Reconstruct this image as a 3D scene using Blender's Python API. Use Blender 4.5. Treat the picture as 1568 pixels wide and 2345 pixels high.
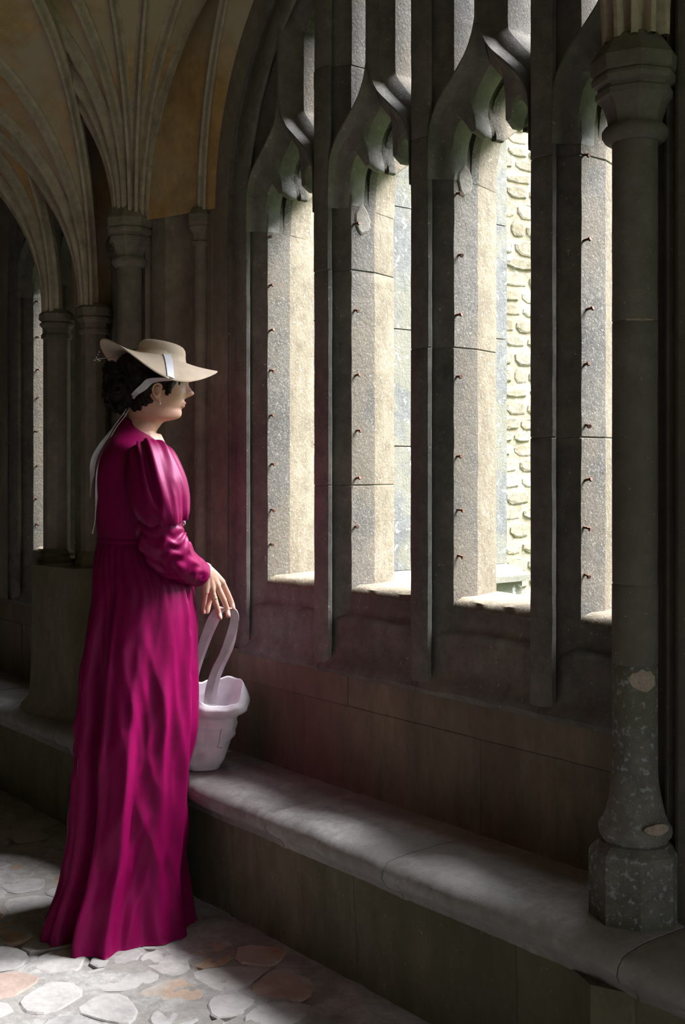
import bpy, bmesh, math, random
from mathutils import Vector, noise, Matrix
random.seed(7)
for o in list(bpy.data.objects): bpy.data.objects.remove(o)
sc = bpy.context.scene
COL = sc.collection
PI = math.pi

# ------------------------------------------------------------------ camera, sky, sun, exposure
FPX, IW, IH, HOR, VPX = 2700.0, 1568.0, 2345.0, 1080.0, -1340.0
ALPHA = math.atan((IW/2 - VPX)/FPX)
CAM = Vector((-2.08, 0.0, 1.32))
RV = Vector((math.cos(ALPHA), -math.sin(ALPHA), 0)); FV = Vector((math.sin(ALPHA), math.cos(ALPHA), 0))
cam = bpy.data.cameras.new('camera'); camo = bpy.data.objects.new('camera', cam); COL.objects.link(camo)
camo.location = CAM; camo.rotation_euler = (PI/2, 0, -ALPHA)
cam.sensor_fit = 'VERTICAL'; cam.sensor_height = 36.0; cam.lens = FPX/IH*36.0
cam.shift_y = -(IH/2 - HOR)/IH      # the horizon lies a little above the middle of the frame
cam.clip_start = 0.05
sc.camera = camo

world = bpy.data.worlds.new('world'); sc.world = world; world.use_nodes = True
bg = world.node_tree.nodes['Background']
bg.inputs[1].default_value = 2.2
wt = world.node_tree; tc = wt.nodes.new('ShaderNodeTexCoord'); sx = wt.nodes.new('ShaderNodeSeparateXYZ'); wr = wt.nodes.new('ShaderNodeValToRGB')
wr.color_ramp.elements[0].color = (.33, .35, .38, 1); wr.color_ramp.elements[1].color = (.84, .92, 1.0, 1)      # overcast sky: brighter overhead, evenly all round
wt.links.new(tc.outputs['Generated'], sx.inputs[0]); wt.links.new(sx.outputs['Z'], wr.inputs[0]); wt.links.new(wr.outputs[0], bg.inputs[0])

sun = bpy.data.lights.new('sun', 'SUN'); suno = bpy.data.objects.new('sun', sun); COL.objects.link(suno)
SUN_EL, SUN_AZ = math.radians(48), math.radians(27)
sd = Vector((math.cos(SUN_EL)*math.cos(SUN_AZ), -math.cos(SUN_EL)*math.sin(SUN_AZ), math.sin(SUN_EL)))
suno.rotation_euler = sd.to_track_quat('Z', 'Y').to_euler(); suno.location = sd*20
sun.energy = 13.0; sun.angle = math.radians(33); sun.color = (0.96, 0.97, 1.0)

vs = sc.view_settings
vs.view_transform = 'Standard'; vs.look = 'None'; vs.gamma = 1.0; vs.use_curve_mapping = False
vs.exposure = 1.5
try:
    sc.cycles.use_denoising = True; sc.cycles.max_bounces = 10; sc.cycles.diffuse_bounces = 6
except Exception: pass

# ------------------------------------------------------------------ helpers
ORG = {}
def at(px, py, Z):          # world point seen at photo pixel (px, py) at depth Z
    return CAM + FV*Z + RV*((px - IW/2)/FPX*Z) + Vector((0, 0, (HOR - py)/FPX*Z))
def tag(o, label=None, cat=None, group=None, kind=None):
    if label: o['label'] = label
    if cat: o['category'] = cat
    if group: o['group'] = group
    if kind: o['kind'] = kind
    return o
def empty(name, loc=(0,0,0), parent=None):
    o = bpy.data.objects.new(name, None); COL.objects.link(o); loc = Vector(loc)
    o.empty_display_size = .05
    ORG[o] = loc
    if parent: o.parent = parent; o.location = loc - ORG[parent]
    else: o.location = loc
    return o
def obj(name, verts, faces, mat, parent=None, smooth=False, origin=None, mats=None, fmat=None):
    """verts in world coordinates; linked as ONE mesh object"""
    me = bpy.data.meshes.new(name)
    base = Vector(origin) if origin is not None else (ORG[parent] if parent else Vector((0,0,0)))
    me.from_pydata([tuple(Vector(v) - base) for v in verts], [], faces)
    for m in (mats or [mat]): me.materials.append(m)
    if fmat:
        for p, k in zip(me.polygons, fmat): p.material_index = k
    if smooth:
        for p in me.polygons: p.use_smooth = True
        if smooth != True: me.set_sharp_from_angle(angle=smooth)
    me.update()
    o = bpy.data.objects.new(name, me); COL.objects.link(o); ORG[o] = base
    if parent: o.parent = parent; o.location = base - ORG[parent]
    else: o.location = base
    return o
def linked(src, parent, loc, name=None, rot=None):
    o = bpy.data.objects.new(name or src.name.split('.')[0], src.data); COL.objects.link(o)
    o.parent = parent; ORG[o] = Vector(loc); o.location = Vector(loc) - (ORG[parent] if parent else Vector())
    if rot: o.rotation_euler = rot
    return o
class MB:
    def __init__(s): s.v = []; s.f = []; s.m = []
    def grid(s, rows, close_u=False, close_v=False, mat=0, flip=False, matcol=None):
        b = len(s.v); n = len(rows); k = len(rows[0])
        for r in rows: s.v += [Vector(p) for p in r]
        for i in range(n if close_v else n-1):
            for j in range(k if close_u else k-1):
                a = b+i*k+j; c = b+i*k+(j+1)%k; d = b+((i+1)%n)*k+(j+1)%k; e = b+((i+1)%n)*k+j
                s.f.append((a,e,d,c) if flip else (a,c,d,e)); s.m.append(matcol[j] if matcol else mat)
    def ngon(s, pts, mat=0):
        b = len(s.v); s.v += [Vector(p) for p in pts]; s.f.append(tuple(range(b, b+len(pts)))); s.m.append(mat)
    def box(s, lo, hi, mat=0):
        b = len(s.v); x0,y0,z0 = lo; x1,y1,z1 = hi
        s.v += [Vector(p) for p in ((x0,y0,z0),(x1,y0,z0),(x1,y1,z0),(x0,y1,z0),(x0,y0,z1),(x1,y0,z1),(x1,y1,z1),(x0,y1,z1))]
        for q in ((0,3,2,1),(4,5,6,7),(0,1,5,4),(1,2,6,5),(2,3,7,6),(3,0,4,7)):
            s.f.append(tuple(b+i for i in q)); s.m.append(mat)
    def tube(s, pts, rad, n=8, mat=0, caps=True, flat=None):
        """round tube through pts; rad number or list"""
        P = [Vector(p) for p in pts]; rows = []
        up = None
        for i, p in enumerate(P):
            t = (P[min(i+1,len(P)-1)] - P[max(i-1,0)]).normalized()
            if up is None:
                up = Vector((0,0,1)) if abs(t.z) < .9 else Vector((0,1,0))
            x = (up - t*up.dot(t)).normalized(); y = t.cross(x); up = x
            r = rad[i] if isinstance(rad, (list, tuple)) else rad
            rows.append([p + (x*math.cos(2*PI*k/n) + y*math.sin(2*PI*k/n))*r for k in range(n)])
        s.grid(rows, close_u=True, mat=mat)
        if caps: s.ngon(rows[0][::-1], mat); s.ngon(rows[-1], mat)
    def lathe(s, c, prof, n=32, a0=0., mat=0, caps=True):
        """prof: list of (radius, z)"""
        rows = [[Vector((c[0] + r*math.cos(a0+2*PI*k/n), c[1] + r*math.sin(a0+2*PI*k/n), z)) for k in range(n)] for r, z in prof]
        s.grid(rows, close_u=True, mat=mat)
        if caps: s.ngon(rows[0][::-1], mat); s.ngon(rows[-1], mat)
    def build(s, name, mat, parent=None, smooth=False, origin=None, mats=None):
        return obj(name, s.v, s.f, mat, parent, smooth, origin, mats, s.m if mats else None)
def cr(P, n):                                      # Catmull-Rom resample of a list of tuples, n points a span
    P = [Vector(p) for p in P]; out = []
    for i in range(len(P)-1):
        p0, p1, p2, p3 = P[max(i-1,0)], P[i], P[i+1], P[min(i+2,len(P)-1)]
        for k in range(n):
            t = k/n
            out.append(.5*((2*p1) + (p2-p0)*t + (2*p0-5*p1+4*p2-p3)*t*t + (3*p1-p0-3*p2+p3)*t**3))
    out.append(P[-1]); return out
def interp(tab, x):                                # piecewise smooth table lookup: [(x, a, b, ...)]
    if x <= tab[0][0]: return list(tab[0][1:])
    for i in range(len(tab)-1):
        if x <= tab[i+1][0]:
            q0 = tab[max(i-1,0)]; q1 = tab[i]; q2 = tab[i+1]; q3 = tab[min(i+2,len(tab)-1)]
            t = (x-q1[0])/(q2[0]-q1[0]); out = []
            for k in range(1, len(q1)):
                m1 = (q2[k]-q0[k])/(q2[0]-q0[0])*(q2[0]-q1[0]); m2 = (q3[k]-q1[k])/(q3[0]-q1[0])*(q2[0]-q1[0])
                out.append((2*t**3-3*t*t+1)*q1[k] + (t**3-2*t*t+t)*m1 + (-2*t**3+3*t*t)*q2[k] + (t**3-t*t)*m2)
            return out
    return list(tab[-1][1:])
def nz(p, s=1., o=0): return noise.noise(Vector(p)*s + Vector((o*7.3, o*3.1, o*5.7)))

# ------------------------------------------------------------------ materials
def nt(name, rough=.85):
    m = bpy.data.materials.new(name); m.use_nodes = True; t = m.node_tree
    b = t.nodes['Principled BSDF']; b.inputs['Roughness'].default_value = rough
    return m, t, b
def node(t, kind, **kw):
    n = t.nodes.new(kind)
    for k, v in kw.items():
        if k in n.inputs: n.inputs[k].default_value = v
        else: setattr(n, k, v)
    return n
def ramp(t, fac, stops):
    r = t.nodes.new('ShaderNodeValToRGB'); e = r.color_ramp.elements
    e[0].position, e[0].color = stops[0][0], (*stops[0][1], 1)
    e[1].position, e[1].color = stops[-1][0], (*stops[-1][1], 1)
    for p, c in stops[1:-1]:
        q = e.new(p); q.color = (*c, 1)
    t.links.new(fac, r.inputs[0]); return r.outputs[0]
def mixc(t, fac, a, b, mode='MIX'):
    m = t.nodes.new('ShaderNodeMix'); m.data_type = 'RGBA'; m.blend_type = mode
    if isinstance(fac, (int, float)): m.inputs[0].default_value = fac
    else: t.links.new(fac, m.inputs[0])
    for s, i in ((a, 6), (b, 7)):
        if isinstance(s, tuple): m.inputs[i].default_value = (*s, 1)
        else: t.links.new(s, m.inputs[i])
    return m.outputs[2]
def stone(name, cols, scale=3., rough=.9, bump=.35, stain=None, stain_amt=.5, spots=None, spot_scale=60, spot_lo=.68, stretch=1., vary=.0, fine=90):
    """weathered limestone: broad mottling, a stain of its own shape, lichen spots, pitted relief"""
    m, t, b = nt(name, rough)
    g = node(t, 'ShaderNodeNewGeometry')
    mp = node(t, 'ShaderNodeMapping'); mp.inputs['Scale'].default_value = (1, 1, stretch)
    t.links.new(g.outputs['Position'], mp.inputs[0])
    n1 = node(t, 'ShaderNodeTexNoise', Scale=scale, Detail=8., Roughness=.65)
    t.links.new(mp.outputs[0], n1.inputs['Vector'])
    k = len(cols)
    c = ramp(t, n1.outputs[0], [(.28 + .44*i/(k-1), cols[i]) for i in range(k)])
    n2 = node(t, 'ShaderNodeTexNoise', Scale=scale*6, Detail=10., Roughness=.75)
    t.links.new(mp.outputs[0], n2.inputs['Vector'])
    gr = ramp(t, n2.outputs[0], [(.25, (.55,.55,.55)), (.75, (1.3,1.3,1.3))])
    c = mixc(t, 1., c, gr, 'MULTIPLY')
    if stain:
        n3 = node(t, 'ShaderNodeTexNoise', Scale=scale*.9, Detail=6., Roughness=.6); n3.noise_dimensions = '4D'; n3.inputs['W'].default_value = 3.7
        t.links.new(mp.outputs[0], n3.inputs['Vector'])
        f = ramp(t, n3.outputs[0], [(.455, (0,0,0)), (.53, (stain_amt,)*3)])
        c = mixc(t, f, c, stain)
    if spots:
        n4 = node(t, 'ShaderNodeTexNoise', Scale=spot_scale, Detail=4., Roughness=.6)
        t.links.new(g.outputs['Position'], n4.inputs['Vector'])
        f = ramp(t, n4.outputs[0], [(spot_lo-.04, (0,0,0)), (spot_lo+.03, (1,1,1))])
        c = mixc(t, f, c, spots)
    if vary:
        oi = node(t, 'ShaderNodeObjectInfo')
        vv = ramp(t, oi.outputs['Random'], [(0, (1-vary,)*3), (1, (1+vary,)*3)])
        c = mixc(t, 1., c, vv, 'MULTIPLY')
    t.links.new(c, b.inputs['Base Color'])
    n5 = node(t, 'ShaderNodeTexNoise', Scale=fine, Detail=6., Roughness=.7)
    t.links.new(g.outputs['Position'], n5.inputs['Vector'])
    ad = node(t, 'ShaderNodeMath', operation='ADD'); t.links.new(n5.outputs[0], ad.inputs[0]); t.links.new(n2.outputs[0], ad.inputs[1])
    bp = node(t, 'ShaderNodeBump', Strength=bump, Distance=.006); t.links.new(ad.outputs[0], bp.inputs['Height'])
    t.links.new(bp.outputs[0], b.inputs['Normal'])
    b.inputs['Specular IOR Level'].default_value = .25
    return m
def plain(name, col, rough=.6, metal=0., bump=0., scale=200., sheen=0., spec=.5):
    m, t, b = nt(name, rough); b.inputs['Base Color'].default_value = (*col, 1); b.inputs['Metallic'].default_value = metal
    b.inputs['Specular IOR Level'].default_value = spec
    g = node(t, 'ShaderNodeNewGeometry')
    n = node(t, 'ShaderNodeTexNoise', Scale=scale, Detail=5.); t.links.new(g.outputs['Position'], n.inputs['Vector'])
    v = ramp(t, n.outputs[0], [(.3, tuple(q*.82 for q in col)), (.7, tuple(min(1, q*1.12) for q in col))])
    t.links.new(v, b.inputs['Base Color'])
    if bump:
        bp = node(t, 'ShaderNodeBump', Strength=bump, Distance=.002); t.links.new(n.outputs[0], bp.inputs['Height']); t.links.new(bp.outputs[0], b.inputs['Normal'])
    if sheen: b.inputs['Sheen Weight'].default_value = sheen
    return m
M = {}
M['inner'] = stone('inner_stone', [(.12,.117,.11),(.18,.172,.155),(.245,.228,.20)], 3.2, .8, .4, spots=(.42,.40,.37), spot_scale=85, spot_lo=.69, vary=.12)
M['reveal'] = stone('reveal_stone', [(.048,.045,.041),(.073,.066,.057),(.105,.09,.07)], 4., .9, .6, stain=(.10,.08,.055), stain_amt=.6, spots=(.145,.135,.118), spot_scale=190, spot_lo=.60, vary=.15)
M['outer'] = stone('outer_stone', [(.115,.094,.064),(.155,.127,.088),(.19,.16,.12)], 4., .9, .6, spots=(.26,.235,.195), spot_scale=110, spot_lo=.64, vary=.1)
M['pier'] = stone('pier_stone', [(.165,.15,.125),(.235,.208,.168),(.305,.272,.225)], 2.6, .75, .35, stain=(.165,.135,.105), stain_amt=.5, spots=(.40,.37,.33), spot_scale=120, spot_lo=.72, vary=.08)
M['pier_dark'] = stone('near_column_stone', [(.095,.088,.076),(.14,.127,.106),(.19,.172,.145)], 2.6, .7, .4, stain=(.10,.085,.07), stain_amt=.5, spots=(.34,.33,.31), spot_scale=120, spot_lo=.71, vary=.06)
M['pier_base'] = stone('lichened_base_stone', [(.10,.097,.085),(.145,.135,.115),(.195,.18,.155)], 5., .8, .6, stain=(.09,.095,.055), stain_amt=.5, spots=(.25,.26,.27), spot_scale=75, spot_lo=.60, vary=.05)
M['moss'] = stone('mossy_stone', [(.115,.115,.07),(.17,.155,.105),(.23,.20,.145)], 2.4, .9, .45, stain=(.11,.115,.06), stain_amt=.5, spots=(.30,.28,.22), spot_scale=70, spot_lo=.7, stretch=.5, vary=.12)
M['wallb'] = stone('wall_stone', [(.13,.12,.085),(.19,.165,.12),(.25,.215,.155)], 2.6, .9, .4, stain=(.17,.115,.095), stain_amt=.5, stretch=.35, vary=.1)
M['bench'] = stone('bench_stone', [(.23,.217,.208),(.30,.287,.275),(.36,.343,.325)], 5., .8, .35, stain=(.23,.215,.21), stain_amt=.5, vary=.07)
M['web'] = stone('vault_plaster', [(.42,.22,.07),(.48,.30,.13),(.53,.40,.25)], 1.9, .95, .2, stain=(.44,.37,.28), stain_amt=.85)
M['rib'] = stone('rib_stone', [(.36,.30,.23),(.45,.385,.30),(.53,.46,.37)], 3., .9, .3)
M['mortar'] = stone('floor_mortar', [(.32,.305,.288),(.40,.38,.36),(.47,.45,.43)], 6., .9, .7, stain=(.20,.18,.16), stain_amt=.5, fine=60)
M['lichen'] = stone('lichen_stone', [(.10,.10,.10),(.14,.14,.137),(.18,.177,.167)], 5., .95, .7, stain=(.19,.175,.12), stain_amt=.5, spots=(.5,.51,.52), spot_scale=28, spot_lo=.64)
M['rubble'] = stone('rubble_stone', [(.165,.13,.082),(.225,.187,.135),(.28,.245,.20)], 3., .95, .8, spots=(.33,.31,.27), spot_scale=20, spot_lo=.62, vary=.18, fine=40)
M['joint'] = stone('lime_joint', [(.62,.58,.50),(.70,.66,.58)], 8., .95, .5)
M['scar'] = stone('fresh_stone_scar', [(.42,.32,.25),(.55,.44,.35),(.66,.56,.46)], 30., .95, .9, fine=300)
M['patch'] = stone('mortar_patch', [(.16,.145,.125),(.20,.18,.155)], 14., .95, .6)
M['grass'] = stone('lawn', [(.05,.09,.02),(.08,.13,.03),(.12,.17,.05)], 9., .95, 1.)
M['rust'] = plain('rusty_iron', (.10,.045,.025), .8, .3, .5)
def floor_stone():
    m, t, b = nt('worn_floor_stone', .75)
    oi = node(t, 'ShaderNodeObjectInfo'); g = node(t, 'ShaderNodeNewGeometry')
    c = ramp(t, oi.outputs['Random'], [(0,(.34,.32,.31)),(.40,(.39,.368,.35)),(.66,(.40,.375,.355)),(.80,(.42,.29,.20)),(.90,(.43,.29,.225)),(1,(.32,.30,.29))])
    n = node(t, 'ShaderNodeTexNoise', Scale=14., Detail=8., Roughness=.65); t.links.new(g.outputs['Position'], n.inputs['Vector'])
    v = ramp(t, n.outputs[0], [(.3,(.72,.72,.72)),(.7,(1.2,1.2,1.2))])
    c = mixc(t, 1., c, v, 'MULTIPLY')
    n2 = node(t, 'ShaderNodeTexNoise', Scale=5., Detail=5.); t.links.new(g.outputs['Position'], n2.inputs['Vector'])
    f = ramp(t, n2.outputs[0], [(.5,(0,0,0)),(.62,(.7,.7,.7))]); c = mixc(t, f, c, (.41,.39,.37))
    t.links.new(c, b.inputs['Base Color']); b.inputs['Specular IOR Level'].default_value = .3
    n3 = node(t, 'ShaderNodeTexNoise', Scale=45., Detail=7.); t.links.new(g.outputs['Position'], n3.inputs['Vector'])
    bp = node(t, 'ShaderNodeBump', Strength=.5, Distance=.008); t.links.new(n3.outputs[0], bp.inputs['Height']); t.links.new(bp.outputs[0], b.inputs['Normal'])
    return m
M['flag'] = floor_stone()
# ------------------------------------------------------------------ the place: measures
FLOOR, BENCH, SILL, SPR = .036, .42, .752, 2.15
S = .4285; YW = 2.3215; PITCH = 2.6685
CEIL = 3.06
BAYS = [(YW+b*PITCH, 2*S, YW+(b-.5)*PITCH, YW+(b+.5)*PITCH) for b in (-1,0)] + [(YW+PITCH-S, S, YW+.5*PITCH, 6.3)]   # centre, radius, from, to

# ---- floor: mortar bed and worn stones
def chaikin(P, it=1):
    for _ in range(it):
        Q = []
        for i in range(len(P)):
            a, b = P[i], P[(i+1) % len(P)]
            Q += [(a[0]*.78+b[0]*.22, a[1]*.78+b[1]*.22), (a[0]*.22+b[0]*.78, a[1]*.22+b[1]*.78)]
        P = Q
    return P
def cell(i, pts, box):
    P = box[:]; cx, cy = pts[i]
    for j, (qx, qy) in enumerate(pts):
        if j == i or abs(qx-cx) > .7 or abs(qy-cy) > .7: continue
        mx, my, nx, ny = (cx+qx)/2, (cy+qy)/2, qx-cx, qy-cy; Q = []
        for k in range(len(P)):
            a, b = P[k], P[(k+1) % len(P)]
            da = (a[0]-mx)*nx+(a[1]-my)*ny; db = (b[0]-mx)*nx+(b[1]-my)*ny
            if da <= 0: Q.append(a)
            if da*db < 0:
                t = da/(da-db); Q.append((a[0]+(b[0]-a[0])*t, a[1]+(b[1]-a[1])*t))
        P = Q
        if len(P) < 3: return None
    return P
def build_floor():
    nx = 140; X0, X1 = -3.05, -.15
    YS = [-2.35+.1775*i for i in range(20)] + [1.2+.022*i for i in range(205)] + [5.72+.34*i for i in range(11)]
    rows = []
    for y in YS:
        r = []
        for i in range(nx+1):
            x = X0+(X1-X0)*i/nx; v = nz((x,y,0), 4) ; u = nz((x,y,0), 14, 2); q = nz((x,y,0), 33, 4)
            r.append((x, y, FLOOR + .0018 + .0055*v + .004*u + .0028*q - (.010 if abs(nz((x,y,0), 2.6, 9)) < .025 else 0)))
        rows.append(r)
    mb = MB(); mb.grid(rows)
    fl = mb.build('floor', M['mortar'], smooth=True); tag(fl, 'worn floor of irregular stones set in pale mortar', kind='structure')
    rnd = random.Random(21); pts = []
    ax, ay = .155, .185
    for j in range(30):
        for i in range(14):
            x = -2.32 + (i + .5*(j % 2))*ax + rnd.uniform(-.055, .055); y = 1.35 + j*ay*.82 + rnd.uniform(-.055, .055)
            pts.append((x, y))
    n = 0
    order = sorted(range(len(pts)), key=lambda q: (pts[q][0]+1.0)**2*1.2 + (pts[q][1]-2.7)**2)
    for q in order:
        if n >= 292: break
        cx, cy = pts[q]
        if cx > -.3 or cy < 1.5: continue
        P = cell(q, pts, [(-2.45,1.2),(-.2,1.2),(-.2,6.3),(-2.45,6.3)])
        if not P: continue
        g = .003 + .022*rnd.random()**2; P = chaikin(P, 1)
        P = [(cx+(x-cx)*(1-g/.09)+.007*nz((x,y,1), 22), cy+(y-cy)*(1-g/.09)+.007*nz((x,y,5), 22)) for x, y in P]
        h = .0008 + .0042*rnd.random(); tx, ty = rnd.uniform(-.012,.012), rnd.uniform(-.012,.012)
        k = len(P); ins = .92
        top = [((x-cx)*ins, (y-cy)*ins, h + ((x-cx)*tx + (y-cy)*ty)) for x, y in P]
        low = [(x-cx, y-cy, -.012) for x, y in P]; mid = [((x-cx)*.99, (y-cy)*.99, h-.0025) for x, y in P]
        V = [Vector(v)+Vector((cx,cy,FLOOR)) for v in low+mid+top]
        F = [(a, (a+1)%k, k+(a+1)%k, k+a) for a in range(k)] + [(k+a, k+(a+1)%k, 2*k+(a+1)%k, 2*k+a) for a in range(k)] + [tuple(range(2*k, 3*k))]
        obj('floor_stone', V, F, M['flag'], fl, origin=(cx, cy, FLOOR)); n += 1
build_floor()

# ---- window wall: spandrels over the window arches, wall between them, blocks below the sills
R_ARCH = 2*S
def build_wall_right():
    mb = MB()
    for y0, RA, ylo, yhi in BAYS:
        RO = RA + .07
        inner, outer = [], []
        for k in range(49):
            a = PI*k/48; inner.append((0, y0+RO*math.cos(a), SPR+RO*math.sin(a)))
            c, s_ = math.cos(a), math.sin(a)
            hw = yhi-y0 if c > 0 else y0-ylo
            t = min(hw/abs(c) if abs(c) > 1e-6 else 9, (CEIL+.3-SPR)/s_ if s_ > 1e-6 else 9)
            outer.append((0, y0+t*c, SPR+t*s_))
        mb.grid([inner, outer])
        for sg in (-1, 1):
            a, c = y0+sg*RO, (yhi if sg > 0 else ylo)
            mb.grid([[(0,a,SILL-.02),(0,c,SILL-.02)],[(0,a,SPR),(0,c,SPR)]])
    ya, yb = YW-1.5*PITCH, 6.3
    for lo, hi in ((-2.35, ya), (yb, 9.1)): mb.box((0, lo, SILL-.02), (.3, hi, CEIL+.3))
    mb.box((.012, -2.35, -.2), (.30, 9.1, SILL-.03))
    # outer face of the wall, with the same arched openings
    for y0, RA, ylo, yhi in BAYS:
        RO2 = RA-.03
        inner, outer = [], []
        for k in range(49):
            a = PI*k/48; inner.append((.27, y0+RO2*math.cos(a), SPR+RO2*math.sin(a)))
            c, s_ = math.cos(a), math.sin(a)
            hw = yhi-y0 if c > 0 else y0-ylo
            t = min(hw/abs(c) if abs(c) > 1e-6 else 9, (CEIL+.9-SPR)/s_ if s_ > 1e-6 else 9)
            outer.append((.27, y0+t*c, SPR+t*s_))
        mb.grid([outer, inner], mat=1)
        for sg in (-1, 1):
            a, c = y0+sg*RO2, (yhi if sg > 0 else ylo)
            mb.grid([[(.27,c,SILL-.02),(.27,a,SILL-.02)],[(.27,c,SPR),(.27,a,SPR)]], mat=1)
    w = mb.build('wall_right', M['pier'], mats=[M['pier'], M['lichen']])
    tag(w, 'dark stone cloister wall pierced by the tall traceried windows', kind='structure')
    rnd = random.Random(5)
    def block(y0, y1, z0, z1, mat):
        g = .0007; dx = rnd.uniform(-.0015, .0015); b = .0016
        V = []; 
        ny = max(2, int((y1-y0)/.05)); nzz = max(2, int((z1-z0)/.05)); rows = []
        ys = [y0+g+(y1-y0-2*g)*i/ny for i in range(ny+1)]; zs = [z0+g+(z1-z0-2*g)*i/nzz for i in range(nzz+1)]
        for iz, z in enumerate(zs):
            r = []
            for iy, y in enumerate(ys):
                e = 1 if iy in (0, ny) or iz in (0, nzz) else 0
                r.append((dx + b*e + .0035*nz((0,y,z), 9) - .002, y, z))
            rows.append(r)
        m2 = MB(); m2.grid(rows[::-1]); 
        ring = [(x+.012, y, z) for x, y, z in rows[0]]; m2.grid([rows[0], ring]); m2.grid([[(x+.012,y,z) for x,y,z in rows[-1]], rows[-1]])
        m2.grid([[r[0] for r in rows], [(r[0][0]+.012, r[0][1], r[0][2]) for r in rows]][::-1]); m2.grid([[r[-1] for r in rows], [(r[-1][0]+.012, r[-1][1], r[-1][2]) for r in rows]])
        return m2.build('ashlar_block', mat, w, smooth=math.radians(35), origin=(0,(y0+y1)/2,z0))
    for z0, z1, ys in ((BENCH-.03, .655, [.55,1.3,2.09,2.83,3.5,4.2,4.9,5.75]), (.655, SILL, [.5,1.02,1.63,2.13,2.62,3.12,3.66,4.15,4.68,5.3,5.9])):
        for a, c in zip(ys, ys[1:]): block(a, c, z0, z1, M['wallb'])
    return w
WALL = build_wall_right()

# ---- windows
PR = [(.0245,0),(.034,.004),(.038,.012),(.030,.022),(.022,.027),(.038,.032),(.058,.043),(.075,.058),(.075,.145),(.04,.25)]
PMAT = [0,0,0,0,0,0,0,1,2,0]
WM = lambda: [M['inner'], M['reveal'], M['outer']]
def mullion_stone(y0, z0, z1, parent, rnd):
    prof = [(d, x) for d, x in PR] + [(-d, x) for d, x in PR[::-1]]
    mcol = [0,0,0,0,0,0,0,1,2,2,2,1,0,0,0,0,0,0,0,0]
    n = max(3, int((z1-z0)/.035)); rows = []
    o = rnd.uniform(0, 50); sx = rnd.uniform(-.0015,.0015)
    for i in range(n+1):
        z = z0 + (z1-z0)*i/n; e = .965 if i in (0, n) else 1.
        rows.append([(.125+(x-.125)*(1-(1-e)*.4) + sx + .0016*nz((d*9,x*9,z), 14, o), y0 + d*e*(1+.03*nz((x*30, d*20, z), 16, o)), z) for d, x in prof])
    rows.insert(1, [(a, b, rows[0][0][2]+.003) for a, b, c in rows[1]]); rows.insert(-1, [(a, b, rows[-1][0][2]-.003) for a, b, c in rows[-2]])
    mb = MB(); mb.grid(rows, close_u=True, flip=True, matcol=mcol)
    mb.ngon(rows[0]); mb.ngon(rows[-1][::-1])
    return mb.build('mullion_stone', None, parent, smooth=math.radians(28), mats=WM())
def nail_mesh():
    mb = MB(); mb.tube([(0,.004,0),(0,-.008,0),(.001,-.014,-.002)], [.0036,.0034,.0030], 6)
    mb.tube([(.001,-.013,-.002),(.001,-.017,-.002)], [.0062,.005], 7)
    o = mb.build('nail', M['rust']); me = o.data; bpy.data.objects.remove(o); return me
NAIL = nail_mesh()
def put_nails(parent, y, zs, rnd):
    for z in zs:
        o = bpy.data.objects.new('nail', NAIL); COL.objects.link(o); o.parent = parent
        p = Vector((.066+rnd.uniform(-.003,.012), y-.0755, z)); o.location = p - ORG[parent]; ORG[o] = p
        o.rotation_euler = (rnd.uniform(-.3,.2), 0, rnd.uniform(-.4,.3))
FG = [((.177,2.085),(.139,2.085)),((.176,2.155),(.1365,2.145)),((.172,2.215),(.126,2.193)),((.160,2.250),(.106,2.224)),((.144,2.270),(.086,2.222)),
      ((.128,2.286),(.073,2.203)),((.120,2.293),(.0665,2.186)),((.115,2.298),(.062,2.1785)),((.105,2.307),(.049,2.1775)),((.098,2.314),(.046,2.184)),((.090,2.321),(.048,2.198)),((.075,2.334),(.054,2.222)),
      ((.058,2.350),(.060,2.250)),((.038,2.372),(.051,2.281)),((.018,2.402),(.028,2.308)),((.004,2.450),(.0,2.335))]
FH = [((.176,2.165),(.139,2.29)),((.172,2.222),(.139,2.325)),((.144,2.277),(.128,2.340)),((.1,2.319),(.1,2.370)),((.045,2.369),(.064,2.412)),((.018,2.41),(.056,2.432)),((.005,2.46),(.055,2.475))]
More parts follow.
